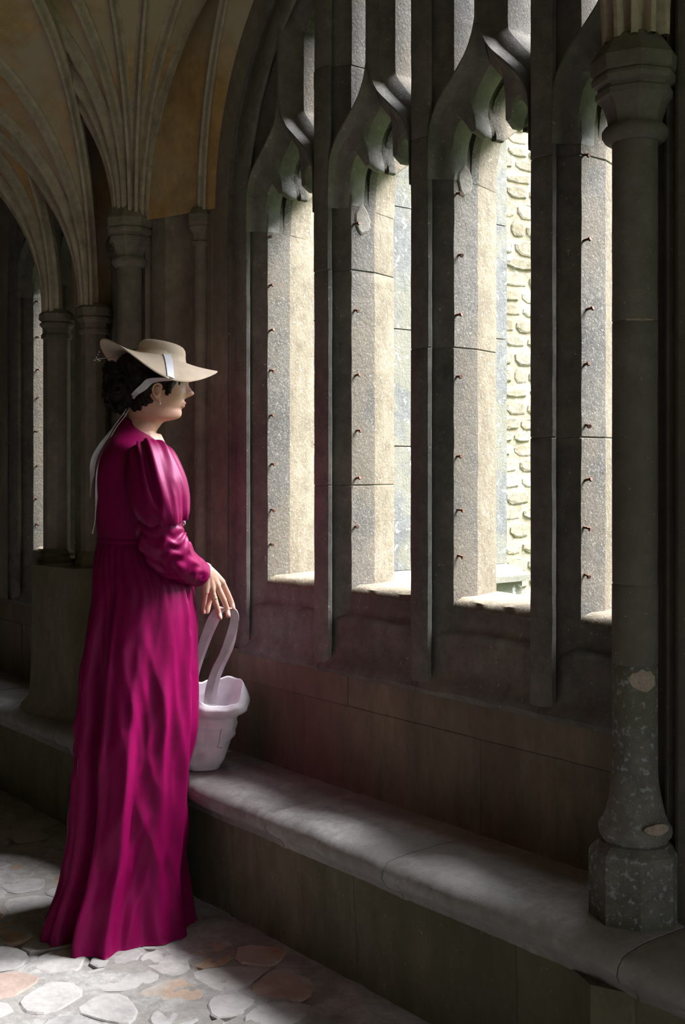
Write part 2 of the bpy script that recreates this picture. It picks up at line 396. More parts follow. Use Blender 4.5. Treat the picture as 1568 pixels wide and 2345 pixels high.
def light_head(name, yc, ztop, parent):
    mb = MB()
    Fs = cr([(*a, 0) for a, b in FG], 5); Gs = cr([(*b, 0) for a, b in FG], 5)
    FHl = FH + [((.005, ztop), (.055, ztop))]
    Fu = cr([(*a, 0) for a, b in FHl[:-1]], 4); Hu = cr([(*b, 0) for a, b in FHl[:-1]], 4)
    Fu += [Vector((.005, 2.46+(ztop-2.46)*k/8, 0)) for k in range(1, 9)]; Hu += [Vector((.055, 2.475+(ztop-2.475)*k/8, 0)) for k in range(1, 9)]
    for sg in (1, -1):
        def W(p, x): return (x + .0012*nz((p.x*sg,p.y,x), 25, yc), yc + sg*p.x, p.y)
        rows = []
        n = len(Fs)
        for i in range(n):
            f, g = Fs[i], Gs[i]
            d = (f-g); dn = d.normalized() if d.length > 1e-6 else Vector((1,0,0))
            g2 = g + dn*.011
            L = lambda t: f.lerp(g, t)
            q = min(1, i/18.); to = .08*(1-q)+.5*q; tn = min(1, i/12.)
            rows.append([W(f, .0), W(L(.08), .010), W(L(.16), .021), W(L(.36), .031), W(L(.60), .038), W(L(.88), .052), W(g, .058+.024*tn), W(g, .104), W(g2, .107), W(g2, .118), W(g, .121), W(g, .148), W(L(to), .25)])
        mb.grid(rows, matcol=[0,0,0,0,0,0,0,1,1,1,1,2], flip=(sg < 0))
        rows = []
        for f, h in zip(Fu, Hu):
            L = lambda t: f.lerp(h, t)
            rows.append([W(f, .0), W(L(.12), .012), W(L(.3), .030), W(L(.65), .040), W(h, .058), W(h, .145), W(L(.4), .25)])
        mb.grid(rows, matcol=[0,0,0,0,1,2], flip=(sg > 0))
        # narrow fillet between the lower and the upper moulding, and its outer twin
        lo = [Vector(f) for f in Fs[4:]]; 
        m_ = len(lo); up = [Fu[min(len(Fu)-9, round(k*(len(Fu)-9)/(m_-1)))] for k in range(m_)]
        mb.grid([[W(p, .0) for p in lo], [W(p, .0) for p in up]], flip=(sg < 0))
        lo2 = [Fs[k].lerp(Gs[k], .08*(1-min(1,k/18.))+.5*min(1,k/18.)) for k in range(4, n)]
        up2 = [f.lerp(h, .4) for f, h in zip(Fu, Hu)]; up2 = [up2[min(len(Fu)-9, round(k*(len(Fu)-9)/(m_-1)))] for k in range(m_)]
        mb.grid([[W(p, .25) for p in lo2], [W(p, .25) for p in up2]], mat=2, flip=(sg > 0))
    # front of the upright bar over the ogee
    mb.grid([[(0, yc-.005, z), (0, yc+.005, z)] for z in (2.44, ztop)]); mb.grid([[(.25, yc+.035, z), (.25, yc-.035, z)] for z in (2.44, ztop)], mat=2)
    return mb.build(name, None, parent, smooth=math.radians(24), mats=WM())
SP = [(.012,.730),(-.006,.742),(-.010,.753),(.006,.774),(.021,.795),(.0265,.822),(.0275,.884),(.033,.897),(.050,.908),(.0535,.928),(.056,.965),(.064,.981),(.09,.989),(.26,.990),(.31,.975),(.31,.80)]
def sill_stone(yc, parent, o):
    rows = []; n = 16
    for i in range(n+1):
        y = yc - S/2 + .0012 + (S-.0024)*i/n
        r = []
        for k, (x, z) in enumerate(SP):
            a = .004 if k in (1,2,3,6,7,8,10,11) else .002
            r.append((x + a*nz((x*4,y,z), 17, o), y, z + a*1.2*nz((x,y,z*4), 15, o+3)))
        rows.append(r)
    mb = MB(); mb.grid(rows, matcol=[0]*10+[2]*5, flip=False)
    return mb.build('sill_stone', None, parent, smooth=math.radians(50), mats=WM())
def sweep_frame(name, path, parent):
    """path: list of ((y,z),(ny,nz)); profile as the mullions, one-sided"""
    prof = [(-.085,.0),(-.070,.014),(-.050,.017),(-.040,.008),(-.0245,0)] + PR + [(.03,.275)]
    mcol = [0]*12 + [1,2,2]
    rows = []
    for (y, z), (a, c) in path:
        rows.append([(x + .0016*nz((d*9,y*3+x*9,z), 14), y + a*d, z + c*d) for d, x in prof])
    mb = MB(); mb.grid(rows, matcol=mcol)
    return mb.build(name, None, parent, smooth=math.radians(28), mats=WM())
def build_window(name, YW, R_ARCH, mulls, lights, patches, label):
    w = empty(name, (0, YW, SILL)); rnd = random.Random(3)
    def mull(k, br, zt):
        yc = YW + k*S; m = empty('mullion', (0, yc, SILL), w)
        zs = [SILL+.004] + br + [zt]
        for a, b in zip(zs, zs[1:]): mullion_stone(yc, a, b, m, rnd)
        return m, yc
    arch_z = lambda u: SPR + math.sqrt(max(R_ARCH**2 - u*u, 0)) + .0
    nails = {1: [2.04,1.79,1.60,1.44,1.30,1.16], 0: [2.05,1.89,1.73,1.57,1.36,1.22,1.10], -1: [2.06,1.86,1.70,1.57,1.43,1.30,1.19,1.08], 2: [2.07,1.915,1.77,1.645,1.50,1.345,1.20,1.09]}
    for k, br in mulls:
        m, yc = mull(k, br, arch_z(k*S)); put_nails(m, yc, nails[k], rnd)
    # jambs and arch
    yl, yr = YW+R_ARCH, YW-R_ARCH
    zz = [SILL+.004+(SPR-SILL)*i/44 for i in range(45)]
    j = sweep_frame('jamb', [((yl, z), (-1,0)) for z in zz], w); put_nails(j, yl, nails[2], rnd)
    sweep_frame('jamb', [((yr, z), (1,0)) for z in zz[::-1]], w)
    sweep_frame('window_arch', [((YW+R_ARCH*math.cos(PI*i/60), SPR+R_ARCH*math.sin(PI*i/60)), (-math.cos(PI*i/60), -math.sin(PI*i/60))) for i in range(61)], w)
    for k in lights:
        light_head('light_head', YW + k*S, arch_z(k*S), w)
        sill_stone(YW + k*S, w, k)
    # mortar patches at the heads of the lights
    for k, (dy, z0, z1) in patches:
        y = YW + k*S - dy; P = []
        for i in range(14):
            a = 2*PI*i/14; P.append((.098 + .027*math.cos(a)*(1+.25*nz((i,k,0),1.3)), y, (z0+z1)/2 + (z1-z0)*.6*math.sin(a)*(1+.25*nz((i,k,4),1.1))))
        mb = MB(); c = Vector((.098, y-.003, (z0+z1)/2)); top = [Vector(p)*.85 + Vector(c)*.15 for p in P]; top = [Vector((p.x, y-.0025, p.z)) for p in top]
        mb.grid([P, top], close_u=True); mb.ngon(top); mb.build('mortar_patch', M['patch'], w, smooth=math.radians(40))
    return tag(w, label, kind='structure')
W1 = build_window('window_1', YW, R_ARCH, ((1, [1.28,1.906,2.50]), (0, [1.645,2.20]), (-1, [1.40,2.06,2.6])), (1.5,.5,-.5,-1.5), ((1, (.076, 2.02, 2.09)), (0, (.076, 2.055, 2.12))), 'traceried four-light stone window in front of the standing woman')
W2 = build_window('window_2', YW+PITCH-S, S, ((0, [1.35,2.0]),), (.5,-.5), (), 'narrow traceried stone window half hidden beyond the far pier')
def copy_tree(o, parent=None, off=None):
    c = o.copy(); COL.objects.link(c); c.parent = parent
    if off: c.location = o.location + Vector(off)
    for ch in o.children: copy_tree(ch, c)
    return c
W3 = copy_tree(W1, None, (0, -PITCH, 0)); W3.name = 'window_3'; tag(W3, 'traceried stone window on the near side of the near pier', kind='structure')


# ---- stone bench along the wall
def build_bench():
    base = (-.15, 2.3, FLOOR); b = empty('stone_bench', base)
    tag(b, 'long stone bench with a worn rounded edge below the windows', 'bench')
    nose = [(.01,BENCH-.002),(-.06,BENCH),(-.14,BENCH+.001),(-.22,BENCH),(-.265,BENCH-.003),(-.288,BENCH-.010),(-.302,BENCH-.024),(-.306,BENCH-.042),(-.298,BENCH-.058),(-.282,BENCH-.068),(-.262,BENCH-.078),(-.248,BENCH-.092),(-.242,BENCH-.108),(-.22,BENCH-.112)]
    ys = [-1.6,-.7,.15,.9,1.42,2.10,2.585,3.22,3.9,4.7,5.5,6.3]
    for a, c in zip(ys, ys[1:]):
        n = int((c-a)/.022); rows = []; oz = random.uniform(-.0015,.0015)
        for i in range(n+1):
            y = a + .0016 + (c-a-.0032)*i/n
            e = .003 if i in (0, n) else 0
            r = []
            for k, (x, z) in enumerate(nose):
                w_ = 1. if 4 <= k <= 10 else .35
                yy = y + (.03*nz((x*3,a,0),2.) if i in (0, n) else 0)*0
                r.append((x + w_*(.008*nz((x,y,z),6) + .0045*nz((x,y,z),28)), yy, z + oz - e + w_*(.006*nz((x,y,z),5,2) + .004*nz((x,y,z),30,3))))
            rows.append(r)
        mb = MB(); mb.grid(rows, flip=True); mb.ngon(rows[0]); mb.ngon(rows[-1][::-1])
        mb.build('bench_slab', M['bench'], b, smooth=math.radians(60), origin=(-.15,(a+c)/2,BENCH))
    ys = [-1.6,-.6,.3,1.0,1.75,2.30,2.86,3.4,4.05,4.8,5.6,6.3]
    for a, c in zip(ys, ys[1:]):
        rows = []; n = int((c-a)/.06)
        for i in range(n+1):
            y = a + .0008 + (c-a-.0016)*i/n; e = .002 if i in (0, n) else 0
            rows.append([(-.236 + .024*(1-k/7)*0 + .012*(k/7) + e + .005*nz((0,y,k*.05), 7), y, BENCH-.105 - (BENCH-.105-FLOOR+.02)*k/7) for k in range(8)])
        rows = [[(x, y, z) for x, y, z in r] for r in rows]
        mb = MB(); mb.grid(rows, flip=True)
        for r, fl in ((rows[0], False), (rows[-1], True)):
            mb.grid([r, [(x+.06,y,z) for x,y,z in r]], flip=fl)
        mb.build('bench_front_block', M['moss'], b, smooth=math.radians(40), origin=(-.236,(a+c)/2,FLOOR))
    return b
BENCHO = build_bench()

# ---- piers and their shafts
OCT = PI/8*0
def column(cx, cy, dz, parent, rs=1., ped=True, base_mat='pier', foot_mat=None):
    foot_mat = foot_mat or base_mat
    c = (cx, cy)
    n = 40; jz = [.69, .93, 1.093, 1.624, 2.02+dz]
    for z0, z1 in zip(jz, jz[1:]):
        sh = MB(); m_ = max(4, int((z1-z0)/.03)); rows = []
        for i in range(m_+1):
            z = z0 + (z1-z0)*i/m_; e = .0016 if i in (0, m_) else 0
            rows.append([Vector((cx + (.0455*rs-e+.0009*nz((math.cos(a)*.3,math.sin(a)*.3,z), 12))*math.cos(a), cy + (.0455*rs-e+.0009*nz((math.cos(a)*.3,math.sin(a)*.3,z), 12))*math.sin(a), z)) for a in [2*PI*q/n for q in range(n)]])
        rows.insert(1, [Vector((v.x, v.y, z0+.0025)) for v in rows[1]]); rows.insert(-1, [Vector((v.x, v.y, z1-.0025)) for v in rows[-2]])
        sh.grid(rows, close_u=True); o = sh.build('shaft_stone', M[foot_mat if z0 < .8 else base_mat], parent, smooth=True)
    cp = MB(); k = [(.052,1.985),(.060,1.990),(.066,2.0),(.066,2.010),(.060,2.018)]
    cp.lathe(c, [(r*rs, z+dz) for r, z in k], 32)
    nk = cp.build('neck_ring', M[base_mat], parent, smooth=math.radians(50))
    cp = MB(); k = [(.052,2.016),(.054,2.034),(.060,2.054),(.070,2.070),(.077,2.074),(.077,2.086),(.072,2.090),(.072,2.097),(.083,2.101),(.085,2.110),(.083,2.117),(.078,2.120),(.086,2.124),(.088,2.150),(.084,2.156),(.068,2.180),(.050,2.200),(.0,2.205)]
    cp.lathe(c, [(r*rs*1.03, z+dz) for r, z in k], 8)
    cp.build('capital', M[base_mat], parent, smooth=math.radians(20))
    if ped:
        bs = MB(); k = [(.060,.566),(.064,.576),(.071,.586),(.074,.596),(.073,.606),(.066,.614),(.060,.628),(.054,.650),(.0495,.675),(.0465,.70),(.0457,.72)]
        rows = []
        for r, z in k:
            rows.append([Vector((cx + r*rs*(1+.035*nz((math.cos(a),math.sin(a),z*6),3))*math.cos(a), cy + r*rs*(1+.035*nz((math.cos(a),math.sin(a),z*6),3))*math.sin(a), z)) for a in [2*PI*q/40 for q in range(40)]])
        bs.grid(rows, close_u=True); bs.build('base_moulding', M[foot_mat], parent, smooth=True)
        pd = MB(); k = [(.092,.36),(.0925,.548),(.090,.557),(.074,.572),(.055,.578)]
        pd.lathe(c, k, 8); pd.build('pedestal', M[foot_mat], parent, smooth=math.radians(15))
    return o
def prism(mb, P, z0, z1, nzs=1):
    rows = [[(x, y, z0+(z1-z0)*i/nzs) for x, y in P] for i in range(nzs+1)]
    mb.grid(rows, close_u=True)
    mb.ngon(rows[0][::-1]); mb.ngon(rows[-1])
# near pier
def build_piers():
    p = empty('near_pier', (-.13, 1.52, BENCH)); tag(p, 'dark stone column on an octagonal pedestal at the right edge', 'column')
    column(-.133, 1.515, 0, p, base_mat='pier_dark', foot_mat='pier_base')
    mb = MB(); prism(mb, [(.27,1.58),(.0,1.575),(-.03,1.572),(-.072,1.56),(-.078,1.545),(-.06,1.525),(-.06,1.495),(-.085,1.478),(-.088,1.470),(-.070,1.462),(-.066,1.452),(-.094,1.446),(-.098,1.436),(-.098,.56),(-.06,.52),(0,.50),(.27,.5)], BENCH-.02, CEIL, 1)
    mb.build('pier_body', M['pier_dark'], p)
    ft = MB(); ft.lathe((-.165,1.515), [(.106,FLOOR-.01),(.106,.315)], 8); ft.build('pier_foot', M['moss'], p)
    # pale scars where the shaft is chipped
    for a0, z, w_, h_, rr in ((math.radians(-119), .902, .62, .021, .0462), (math.radians(-104), .612, .40, .011, .0745), (math.radians(-128), 1.624, .70, .003, .0460)):
        ring = []; n = 18; c = []
        for k in range(n):
            t = 2*PI*k/n; a = a0 + w_*math.cos(t)*(1+.2*nz((k,z,0),.8)); zz = z + h_*math.sin(t)*(1+.3*nz((k,z,2),.9))
            ring.append(Vector((-.133+rr*math.cos(a), 1.515+rr*math.sin(a), zz)))
        ring2 = []
        for k in range(n):
            t = 2*PI*k/n; a = a0 + .6*w_*math.cos(t); zz = z + .6*h_*math.sin(t); ring2.append(Vector((-.133+(rr+.0012)*math.cos(a), 1.515+(rr+.0012)*math.sin(a), zz)))
        ctr = Vector((-.133+(rr+.0016)*math.cos(a0), 1.515+(rr+.0016)*math.sin(a0), z))
        mb = MB(); mb.grid([ring, ring2, [ring2[k].lerp(ctr,.6) + Vector((math.cos(a0),math.sin(a0),0))*.001 for k in range(n)]], close_u=True); mb.ngon([ring2[k].lerp(ctr,.6)+ Vector((math.cos(a0),math.sin(a0),0))*.001 for k in range(n)])
        o = mb.build('chipped_scar', M['scar'], p, smooth=True)
    # far pier
    q = empty('far_pier', (-.11, 3.69, BENCH)); tag(q, 'clustered stone pier with capitals behind the woman', 'column')
    column(-.121, 3.69, .045, q, .93)
    half = [(.02,3.34),(-.003,3.342),(-.003,3.425),(-.004,3.455),(-.008,3.485),(-.020,3.515),(-.036,3.540),(-.052,3.553),(-.056,3.556),(-.070,3.622),(-.066,3.63),(-.056,3.640),(-.060,3.652),(-.075,3.662)]
    P = half + [(x, 2*3.69-y) for x, y in half[::-1]] + [(.27, 4.05), (.27, 3.33)]
    mb = MB(); prism(mb, P[::-1], BENCH-.02, 2.23, 20); mb.build('pier_body', M['pier'], q, smooth=math.radians(30))
    for yy in (3.392, 2*3.69-3.392):
        c = (-.016, yy); ws = MB(); ws.lathe(c, [(.0215, .75),(.0215,2.10)], 24, caps=False); so = ws.build('wall_shaft', M['pier'], q, smooth=True)
        ws = MB(); ws.lathe(c, [(.024,2.072),(.030,2.078),(.030,2.086),(.025,2.092),(.028,2.115),(.036,2.128),(.040,2.134),(.038,2.142),(.043,2.147),(.045,2.175),(.040,2.182),(.028,2.20),(0,2.203)], 8)
        ws.build('wall_shaft_capital', M['pier'], q, smooth=math.radians(20))
        ws = MB(); ws.lathe(c, [(.032,.70),(.040,.72),(.036,.735),(.027,.76),(.022,.79)], 24); ws.build('wall_shaft_base', M['pier'], q, smooth=True)
    # lower double shaft on its tall plinth
    d = empty('double_shaft_pier', (-.12, 4.12, BENCH)); tag(d, 'low pair of stone shafts on a tall mossy plinth left of the woman', 'column')
    for cx, cy, r in ((-.140, 4.242, .051), (-.100, 4.0, .051)):
        sh = MB(); sh.lathe((cx,cy), [(r, .97),(r, 1.845)], 8, a0=PI/8, caps=False); sh.build('shaft', M['pier'], d)
        cp = MB(); cp.lathe((cx,cy), [(r,1.825),(r+.008,1.832),(r+.008,1.842),(r+.002,1.85),(r+.003,1.868),(r+.012,1.878),(r+.014,1.886),(r+.006,1.892),(r+.016,1.90),(r+.016,1.922),(r-.005,1.94),(0,1.945)], 8, a0=PI/8); cp.build('capital', M['pier'], d)
        bs = MB(); bs.lathe((cx,cy), [(r+.022,.965),(r+.024,.985),(r+.012,.998),(r+.014,1.008),(r+.004,1.02),(r-.002,1.03)], 8, a0=PI/8); bs.build('base_moulding', M['moss'], d)
    mb = MB(); prism(mb, [(-.085,4.20),(-.06,4.12),(-.075,4.06),(-.04,4.0),(0,4.0),(0,4.25)][::-1], .96, 1.95); mb.build('core', M['pier'], d)
    pl = MB(); prm = [(-.215,4.20),(-.205,4.285),(-.14,4.315),(0,4.315),(0,3.93),(-.13,3.93),(-.185,3.96)]
    rows = []
    for z, g in ((BENCH-.02,.035),(BENCH+.015,.028),(.47,.006),(.60,.0),(.80,-.002),(.93,.0),(.968,.004),(.972,-.01)):
        rows.append([((x-.02)*(1+g/.2) if x < 0 else 0, 4.12+(y-4.12)*(1+g/.2), z) for x, y in prm])
    pl.grid(rows, close_u=True, flip=True); pl.ngon(rows[-1][::-1]); pl.build('plinth', M['moss'], d, smooth=math.radians(40))
build_piers()

# ---- vault
def rib_curve(P, phi, R, n=26, ztop=CEIL):
    D = Vector((-math.sin(phi), -math.cos(phi), 0)); out = []
    for i in range(n+1):
        t = i/n*PI/2*.97; out.append((Vector(P) + D*(R*(1-math.cos(t))) + Vector((0,0,R*math.sin(t))), (D*math.sin(t) + Vector((0,0,math.cos(t)))).normalized()))
    p, t = out[-1]
    if p.z < ztop:
        for i in range(1, 6):
            out.append((p + D*(.22*i) + Vector((0,0,(ztop+.03-p.z)*i/5)), D))
    return out, D
RPROF = [(-.026,-.03),(-.026,.0),(-.016,.004),(-.011,.012),(-.010,.028),(-.006,.033),(.006,.033),(.010,.028),(.011,.012),(.016,.004),(.026,0),(.026,-.03)]
def build_vault():
    mb = MB(); mb.box((-3.1,-2.35,CEIL+.02),(.3,9.1,CEIL+.14)); c = mb.build('ceiling', M['web']); tag(c, 'ribbed stone vault with ochre-stained plaster panels', kind='structure')
    def fan(P, ribs, rad, sc_=1., web=True, bare=()):
        cs = []
        for phi, R in ribs:
            ph = math.radians(phi); D = Vector((-math.sin(ph), -math.cos(ph), 0))
            cur, D = rib_curve(Vector(P)+D*rad, ph, R); cs.append((cur, D))
            if phi in bare: continue
            sd_ = Vector((-D.y, D.x, 0)); rows = []
            for p, t in cur:
                nn = (D*t.z - Vector((0,0,1))*t.dot(D)).normalized()
                rows.append([p + sd_*(a*sc_*.75) + nn*(b*sc_*.95) for a, b in RPROF])
            m2 = MB(); m2.grid(rows, flip=True); m2.build('rib', M['rib'], c, smooth=math.radians(40))
        if web:
            for (c1, _), (c2, _) in zip(cs, cs[1:]):
                rows = []; K = 5
                for (p, t), (q, u) in zip(c1, c2):
                    r = []
                    for k in range(K+1):
                        r.append(p.lerp(q, k/K))
                    rows.append(r)
                m2 = MB(); m2.grid(rows, flip=False); m2.build('web', M['web'], c, smooth=True)
        return cs
    A = fan((-.105,3.69,2.19), [(-14,.92),(4,.90),(22,.90),(40,.88),(58,.82),(76,.76),(93,.72),(110,.70),(128,.70),(148,.74),(172,.8)], .042)
    Sx = fan((-.012,3.392,2.19), [(14,.93)], .01, .8)
    Sx2 = fan((-.012,2*3.69-3.392,2.19), [(166,.93)], .01, .8)
    for X, i in ((Sx, 0), (Sx2, -1)):
        rows = [[p.lerp(q, k/5) for k in range(6)] for (p, t), (q, u) in zip(X[0][0], A[i][0])]
        m2 = MB(); m2.grid(rows, flip=(i == -1)); m2.build('web', M['web'], c, smooth=True)
        yb = 3.30 if i == 0 else 2*3.69-3.30; sg = -1 if i == 0 else 1
        rows = []
        for p, t in X[0][0]:
            q = Vector((-.001, p.y + sg*.06, p.z)); rows.append([q.lerp(p, k/3) for k in range(4)])
        m2 = MB(); m2.grid(rows, flip=(i == -1)); m2.build('web', M['web'], c, smooth=True)
    fan((-.135,4.242,1.93), [(52,.78),(76,.76),(98,.74),(120,.74),(142,.78),(164,.84)], .03)
    fan((-.10,4.0,1.93), [(40,.86),(62,.80),(84,.76),(106,.74),(128,.74)], .03)
    rows = []
    for i in range(9):
        z = 1.9 + 1.18*i/8; t = i/8; xx = -.02 - .34*t**2.2; rows.append([(xx, 3.72 + .62*k/6 - .25*t*(k == 0), z) for k in range(7)])
    m2 = MB(); m2.grid(rows, flip=True); m2.build('web', M['web'], c, smooth=True)
    fan((-.12,1.515,2.19), [(2,.95),(30,.92),(60,.88),(90,.86),(120,.88),(150,.92),(178,.95)], .042)
    return c
build_vault()

# ---- the rest of the shell
def shell():
    for nm, lo, hi, lab in (('wall_left', (-3.15,-2.35,-.1), (-3.0,9.1,CEIL+.1), 'plain inner wall of the cloister walk'), ('wall_far', (-3.1,9.0,-.1), (.3,9.15,CEIL+.1), 'plain end wall of the cloister walk')):
        mb = MB(); mb.box(lo, hi); tag(mb.build(nm, M['pier']), lab, kind='structure')
    # broad open arch added out of view in the near end, for side light
    inner, outer = [], []
    for k in range(41):
        a = PI*k/40; c, s_ = math.cos(a), math.sin(a); inner.append((-1.05+.80*c, 1.65+.80*s_))
        t = min((1.35 if c > 0 else 2.1)/abs(c) if abs(c) > 1e-6 else 9, (CEIL+.1-1.65)/s_ if s_ > 1e-6 else 9); outer.append((-1.05+t*c, 1.65+t*s_))
    inner = [(inner[0][0], -.1)] + inner + [(inner[-1][0], -.1)]; outer = [(outer[0][0], -.1)] + outer + [(outer[-1][0], -.1)]
    mb = MB(); mb.grid([[(x,-2.3,z) for x, z in outer], [(x,-2.3,z) for x, z in inner], [(x,-2.6,z) for x, z in inner], [(x,-2.6,z) for x, z in outer]])
    tag(mb.build('wall_back', M['pier']), 'end wall of the walk with an open arch added for side light', kind='structure')
    mb = MB(); mb.box((-14,-18,-.4),(.3,-2.36,.02)); tag(mb.build('added_court', M['grass']), 'unseen grass added beyond the open end of the walk', kind='structure')  # unseen ground added outside the arch, part of the light opening
    mb = MB(); mb.box((.3,-14,-.4),(22,16,-.12)); tag(mb.build('ground', M['grass']), 'lawn of the cloister garth outside the windows', kind='structure')
shell()
# ---- outside: buttress and rubble wall
def outside():
    b = empty('buttress', (.9, 3.7, -.12)); tag(b, 'lichen-spotted grey buttress outside the window', 'buttress')
    def pr(P, z0, z1, nm):
        mb = MB(); n = 1
        rows = [[(x,y,z) for x, y in P] for z in (z0, z1)]; mb.grid(rows, close_u=True); mb.ngon(rows[-1]); mb.ngon(rows[0][::-1]); return mb.build(nm, M['lichen'], b)
    P = lambda g, y1=3.95, x1=1.56: [(.27,3.5-g),(x1+g,3.5-g),(x1+g,y1+g),(.27,y1+g)]
    zs = [.93,1.42,1.88,2.36,2.80]
    for a, c in zip(zs, zs[1:]): pr(P(0), a+.002, c-.002, 'buttress_stone')
    def off(z0, g0, z1, g1, nm):
        mb = MB(); r0 = [(x,y,z0) for x,y in P(g0)]; r1 = [(x,y,z1) for x,y in P(g1)]; mb.grid([r0, r1], close_u=True); mb.ngon(r0[::-1]); mb.ngon(r1); mb.build(nm, M['lichen'], b)
    pr(P(.045), -.12, .86, 'plinth'); off(.86,.075,.885,.075,'plinth_drip'); off(.885,.075,.93,.0,'plinth_weathering')
    off(2.80,.05,2.86,.05,'string_course'); pr(P(0), 2.86, 4.2, 'buttress_head')
    w = empty('wall_rubble', (4.9, 6.5, -.12)); tag(w, 'sunlit cream rubble wall across the garth', kind='structure')
    mb = MB(); mb.box((.5,6.52,-.12),(14,6.9,6.5)); mb.build('wall_core', M['rubble'], w)
    rnd = random.Random(11); z = .0; n = 0
    while z < 4.3:
        h = rnd.uniform(.085, .16); x = 4.1 + rnd.uniform(-.2, 0)
        while x < 5.7:
            L = rnd.uniform(.14, .36); pr_ = rnd.uniform(.005, .016); k = 9; P = []
            for i in range(k):
                t = 2*PI*i/k; cx, cz = math.cos(t), math.sin(t)
                s_ = .5/max(abs(cx), abs(cz))**.75
                P.append((x+L/2 + (L-.014)*cx*s_*(1+rnd.uniform(-.07,.02)), z+h/2 + (h-.012)*cz*s_*(1+rnd.uniform(-.09,.02))))
            c = (x+L/2, z+h/2)
            rows = [[(a, 6.525, d) for a, d in P], [(c[0]+(a-c[0])*.97, 6.52-pr_*.7, c[1]+(d-c[1])*.95) for a, d in P], [(c[0]+(a-c[0])*.8, 6.52-pr_*(1+rnd.uniform(-.2,.3)), c[1]+(d-c[1])*.75) for a, d in P]]
            m2 = MB(); m2.grid(rows, close_u=True); m2.ngon(rows[-1])
            m2.build('rubble_stone', M['rubble'], w, origin=(c[0], 6.52, c[1])); n += 1
            x += L + rnd.uniform(.004, .014)
        z += h + rnd.uniform(.004, .010)
    return n
outside()
# ------------------------------------------------------------------ the woman
def cloth(name, col, rough, sheen, tint, bump=.25, weave=900):
    m, t, b = nt(name, rough); b.inputs['Base Color'].default_value = (*col, 1)
    b.inputs['Sheen Weight'].default_value = sheen; b.inputs['Sheen Tint'].default_value = (*tint, 1); b.inputs['Sheen Roughness'].default_value = .35
    b.inputs['Specular IOR Level'].default_value = .30; b.inputs['Specular Tint'].default_value = (*tint, 1)
    g = node(t, 'ShaderNodeNewGeometry'); n = node(t, 'ShaderNodeTexNoise', Scale=28., Detail=6., Roughness=.6); t.links.new(g.outputs['Position'], n.inputs['Vector'])
    c = ramp(t, n.outputs[0], [(.3, tuple(q*.88 for q in col)), (.7, tuple(q*1.1 for q in col))]); t.links.new(c, b.inputs['Base Color'])
    n2 = node(t, 'ShaderNodeTexNoise', Scale=float(weave), Detail=2.); t.links.new(g.outputs['Position'], n2.inputs['Vector'])
    ad = node(t, 'ShaderNodeMath', operation='MULTIPLY_ADD'); ad.inputs[1].default_value = .12; t.links.new(n2.outputs[0], ad.inputs[0]); t.links.new(n.outputs[0], ad.inputs[2])
    bp = node(t, 'ShaderNodeBump', Strength=bump, Distance=.004); t.links.new(ad.outputs[0], bp.inputs['Height']); t.links.new(bp.outputs[0], b.inputs['Normal'])
    return m
M['dress'] = cloth('magenta_satin', (.17,.0016,.049), .44, .0, (1,.35,.7), .2)
M['felt'] = cloth('tan_felt', (.50,.40,.31), .9, .3, (1,.9,.8), .25, 1500)
M['canvas'] = cloth('white_canvas', (.70,.66,.70), .85, .1, (1,1,1), .35, 1200)
M['strap'] = cloth('webbing', (.60,.56,.60), .85, .1, (1,1,1), .5, 900)
M['hair'] = plain('dark_hair', (.012,.008,.006), .6, bump=.6, scale=260, spec=.2)
M['pearl'] = plain('pearl', (.75,.74,.72), .2); M['gold'] = plain('gold', (.75,.55,.25), .25, 1.); M['silver'] = plain('silver', (.7,.7,.72), .25, 1.)
M['thread'] = plain('dark_thread', (.05,.045,.07), .8); M['eye'] = plain('eye_white', (.42,.38,.36), .45); M['iris'] = plain('dark_iris', (.03,.02,.015), .4)
def skin_mat(name, col):
    m = plain(name, col, .5, bump=.12, scale=420.); b = m.node_tree.nodes['Principled BSDF']
    b.inputs['Subsurface Weight'].default_value = .12; b.inputs['Subsurface Radius'].default_value = (.012,.005,.003); b.inputs['Subsurface Scale'].default_value = .5
    return m
M['skin'] = skin_mat('skin', (.56,.315,.235)); M['lip'] = skin_mat('lips', (.46,.20,.17))
def ribbon_mat():
    m, t, b = nt('sheer_ribbon', .35); b.inputs['Base Color'].default_value = (.62,.62,.68,1)
    g = node(t, 'ShaderNodeNewGeometry'); w = node(t, 'ShaderNodeTexNoise', Scale=600.); t.links.new(g.outputs['Position'], w.inputs['Vector'])
    c = ramp(t, w.outputs[0], [(.3,(.55,.55,.60)),(.7,(.68,.68,.74))]); t.links.new(c, b.inputs['Base Color'])
    b.inputs['Alpha'].default_value = .82; b.inputs['Sheen Weight'].default_value = .3
    return m
M['ribbon'] = ribbon_mat()

